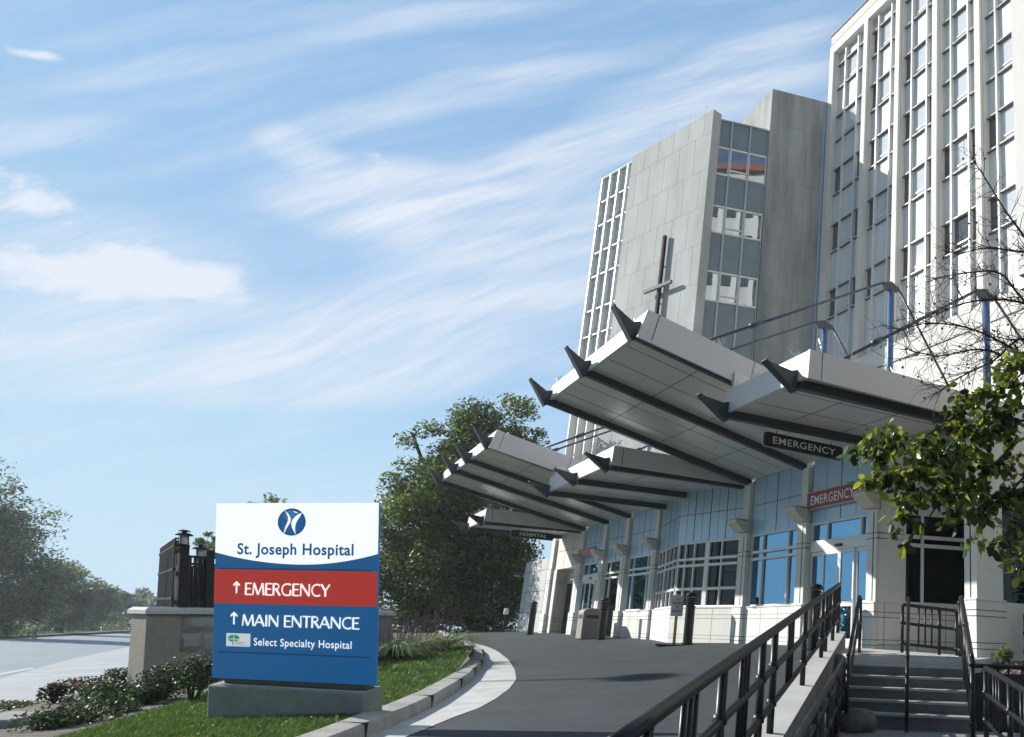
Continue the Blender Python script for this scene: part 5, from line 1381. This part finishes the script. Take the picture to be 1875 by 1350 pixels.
def twig(p, d, l, r, depth, leaves, buds=True):
    n = 4; Q = [p]; d = d.normalized()
    for i in range(n):
        d = (d+Vector((rr.gauss(0, .24), rr.gauss(0, .24), rr.gauss(0, .24)+(-.03 if leaves else .04)))).normalized(); Q.append(Q[-1]+d*l/n)
    tw_.tube([tuple(q) for q in Q], [r*(1-.6*i/n) for i in range(n+1)], 4, caps=False)
    if depth > 0:
        for k in range(3 if depth > 1 else 2):
            i = rr.randint(1, n); e = (d+Vector((rr.gauss(0, .75), rr.gauss(0, .5), rr.gauss(0, .7)))).normalized(); twig(Q[i], e, l*rr.uniform(.45, .75), r*.6, depth-1, leaves)
    elif not leaves and rr.random() < .16:
        q = Q[-1]; s = rr.uniform(.007, .014); o = len(cl_b.v)
        cl_b.v += [tuple(q), tuple(q+Vector((s, 0, -s))), tuple(q+Vector((0, s*.3, -2.2*s))), tuple(q+Vector((-s, 0, -s)))]; cl_b.f.append((o, o+1, o+2, o+3)); cl_b.m.append(0)
    if leaves:
        for k in range(leaves): leaf(Q[rr.randint(1, n)]+Vector((rr.gauss(0, .02), rr.gauss(0, .02), rr.gauss(0, .02))))
def leaf(p, s=None):
    s = s or rr.uniform(.05, .105); d = Vector((rr.gauss(0, .6), rr.gauss(0, .6), -.55+rr.gauss(0, .55))).normalized()
    nr = Vector((rr.gauss(0, 1), rr.gauss(0, 1), rr.gauss(0, 1))).normalized(); y = nr.cross(d).normalized(); z = d.cross(y)
    w = s*.30; o = len(lf.v); cv = s*.10
    L_ = [(0, 0, 0), (.28, .8, 1), (.58, 1, 1), (.82, .65, .6), (1, 0, -.8)]
    for t, ww, c_ in L_:
        m = p+d*(s*t)-z*(cv*(t*t)); 
        lf.v += [tuple(m+y*w*ww+z*cv*.8*ww), tuple(m), tuple(m-y*w*ww+z*cv*.8*ww)]
    u_ = rr.random(); mi = 0 if u_ < .27 else 1 if u_ < .58 else 2 if u_ < .994 else 3
    for k in range(4):
        a = o+3*k; lf.f += [(a, a+1, a+4, a+3), (a+1, a+2, a+5, a+4)]; lf.m += [mi, mi]
tip = at_depth(1960, 760, 6.3)
tw_.tube([(2.35, 6.2, -1.8), (2.33, 6.22, -.6), (2.28, 6.25, .5), tuple(tip)], [.13, .115, .10, .07], 10)
bare = [[(1960, 760), (1900, 690), (1845, 655), (1790, 640), (1720, 652), (1660, 640)], [(1960, 700), (1880, 655), (1830, 625), (1770, 600), (1700, 592), (1640, 607)],
        [(1960, 640), (1870, 545), (1830, 500), (1770, 500), (1700, 512)], [(1960, 560), (1880, 440), (1840, 385), (1800, 320), (1780, 292)], [(1960, 600), (1890, 560), (1820, 548), (1750, 560), (1700, 585)],
        [(1960, 700), (1880, 620), (1820, 660), (1760, 690), (1715, 720)], [(1960, 520), (1900, 470), (1860, 460), (1800, 455), (1745, 470)]]
for k, pts in enumerate(bare):
    Q = limb(pts, .014, .0035, 6.3, 6.0+.35*rr.random())
    for q in range(2, len(Q)-1):
        for _ in range(4 if k != 3 else 2):
            d = (Q[q+1]-Q[q]).normalized()+Vector((rr.gauss(0, .9), rr.gauss(0, .5), rr.gauss(.12, .8))); twig(Q[q], d, rr.uniform(.14, .36), .0038, 1, 0)
leafy = [[(1960, 760), (1880, 705), (1810, 722), (1750, 762), (1690, 800), (1620, 822), (1585, 838)], [(1960, 790), (1880, 770), (1800, 790), (1730, 835), (1670, 870), (1610, 880)],
         [(1960, 800), (1880, 800), (1820, 850), (1770, 890), (1700, 900), (1650, 925)], [(1960, 820), (1890, 860), (1850, 900), (1800, 930), (1745, 930)], [(1960, 760), (1890, 740), (1830, 770), (1770, 800), (1720, 860)],
         [(1960, 830), (1900, 900), (1870, 950), (1840, 985)], [(1960, 760), (1900, 660), (1865, 672), (1840, 680)]]
for k, pts in enumerate(leafy):
    Q = limb(pts, .013, .003, 6.3, 5.7+.4*rr.random())
    for q in range(5 if k < 5 else 3, len(Q)-1):
        for _ in range(2):
            d = (Q[q+1]-Q[q]).normalized()*.6+Vector((rr.gauss(0, .6), rr.gauss(0, .5), rr.gauss(-.05, .55))); twig(Q[q], d, rr.uniform(.10, .22), .0032, 1, 5)
# two hanging sprays
for pts in ([(1730, 900), (1700, 950), (1668, 985), (1655, 1000)], [(1690, 905), (1680, 940), (1690, 962)]):
    Q = limb(pts, .008, .003, 5.85, 5.85)
    for q in Q[6:]:
        for _ in range(2): leaf(q)
for k in range(150):                      # drooping small leaves at the right edge
    px, py = 1850+rr.gauss(18, 26), 960+rr.random()*90; 
    if px < 1800: continue
    leaf(at_depth(px, py, 6.0+rr.uniform(-.2, .2)), rr.uniform(.02, .055))
tw_.build('branches', TWIG, ft, smooth=True); lf.build('leaves', LM, ft, fixn=False); kind(cl_b.build('dry_seed_pods', mat('dry_pod', (.16, .07, .04), .9), ft, fixn=False), 'stuff')

# trees and a utility pole left of the view: they are what the entrance windows mirror
for i, (x, y, s, lab) in enumerate(((-44, 31, .55, 'small tree beyond the left edge, mirrored in the entrance windows'), (-52, 22, .7, 'rounded tree beyond the left edge beside the utility pole'), (-60, 40, .8, 'broad tree beyond the left edge, farthest from the drive'))):
    rr = random.Random(300+i); t = thing('mirrored_tree', lab, 'tree', (x, y, -2.4), 'trees left of the view')
    b = MB(XY)
    for k in range(40):
        d = Vector((rr.gauss(0, 1), rr.gauss(0, 1), rr.gauss(0, .7))).normalized(); c = Vector((x, y, 1.2))+Vector((d.x*4*s, d.y*4*s, d.z*3.4*s)); leafquads(b, c, 70, lambda g: ball(g, c, 1.3*s), .5, rr)
    b.build('crown', LEAFA, t, fixn=False)
    b = MB(XY); b.tube([(x, y, -2.6), (x, y, 1)], [.2, .1], 6); b.build('trunk', BARK, t)
up_ = thing('utility_pole', 'wooden utility pole with wires beyond the left edge', 'utility pole', (-47, 27, -2.4))
b = MB(XY); b.tube([(-47, 27, -2.6), (-47, 27, 8)], [.16, .11], 8); b.build('pole', BARK, up_)
b = MB(XY); b.box(-47.9, -46.1, 26.95, 27.1, 7.1, 7.25); b.build('crossarm', BARK, up_)
for k, dz in enumerate((0, -.9, -1.8)):
    b = MB(XY); b.tube([(-47+.8*(k-1), 27, 7.3+dz), (-52, 12, 6.4+dz), (-58, -4, 7.4+dz)], .03, 4); b.build('wire', BLACKM, up_)

# unseen trees added behind the viewer to keep the open sky off the shaded fronts
def world_tree(label, x, y, lobes, n, leaf, seed):
    rr = random.Random(seed); t = thing('sky_blocking_tree', label, 'tree', (x, y, -1.9), 'trees added behind the viewpoint to block sky light')
    b = MB(XY)
    for dx, dy, z, r in lobes:
        for k in range(16):
            d = Vector((rr.gauss(0, 1), rr.gauss(0, 1), rr.gauss(0, 1))).normalized(); c = Vector((x+dx, y+dy, z))+d*r*.8; q = r*.36
            leafquads(b, c, n//(16*len(lobes)), lambda g: ball(g, c, q), leaf, rr, flat=.9)
    b.build('crown', LEAFA, t, fixn=False)
    b = MB(XY); b.tube([(x, y, -2.2), (x+.1, y, 2), (x, y, 8)], [.35, .28, .08], 8)
    for dx, dy, z, r in lobes: b.tube([(x, y, 2.5), (x+dx*.6, y+dy*.6, z-.5), (x+dx, y+dy, z)], [.14, .08, .03], 6)
    b.build('trunk', BARK, t, smooth=True)
LB = ((0, 0, 9, 4), (-3, 0, 6, 3.5), (3, .5, 6.5, 3.5), (0, -1, 4, 3.2), (-1.5, 0, 12, 3), (2, 0, 11, 3))
for i, (x, y, lab) in enumerate(((-4, -11, 'added sky-blocking tree behind the viewpoint, left of the steps'), (4.5, -12, 'added sky-blocking tree straight behind the viewpoint'), (13, -9, 'added sky-blocking tree behind the viewpoint, right of the ramp'))):
    world_tree(lab, x, y, LB, 9000, .5, 200+i)

# ================================================================ HAZE
hz = MB(XY); hz.box(-170, 60, -16, 260, -3.7, 52)
hz = hz.build('haze', [], fixn=True); kind(hz, 'stuff')
hm = bpy.data.materials.new('haze_air'); hm.use_nodes = True; nt = hm.node_tree; nt.nodes.clear()
pv = nt.nodes.new('ShaderNodeVolumePrincipled'); pv.inputs['Color'].default_value = (.88, .93, 1, 1); pv.inputs['Density'].default_value = .0005; pv.inputs['Anisotropy'].default_value = .2
ho = nt.nodes.new('ShaderNodeOutputMaterial'); nt.links.new(pv.outputs[0], ho.inputs['Volume']); hz.data.materials.append(hm)
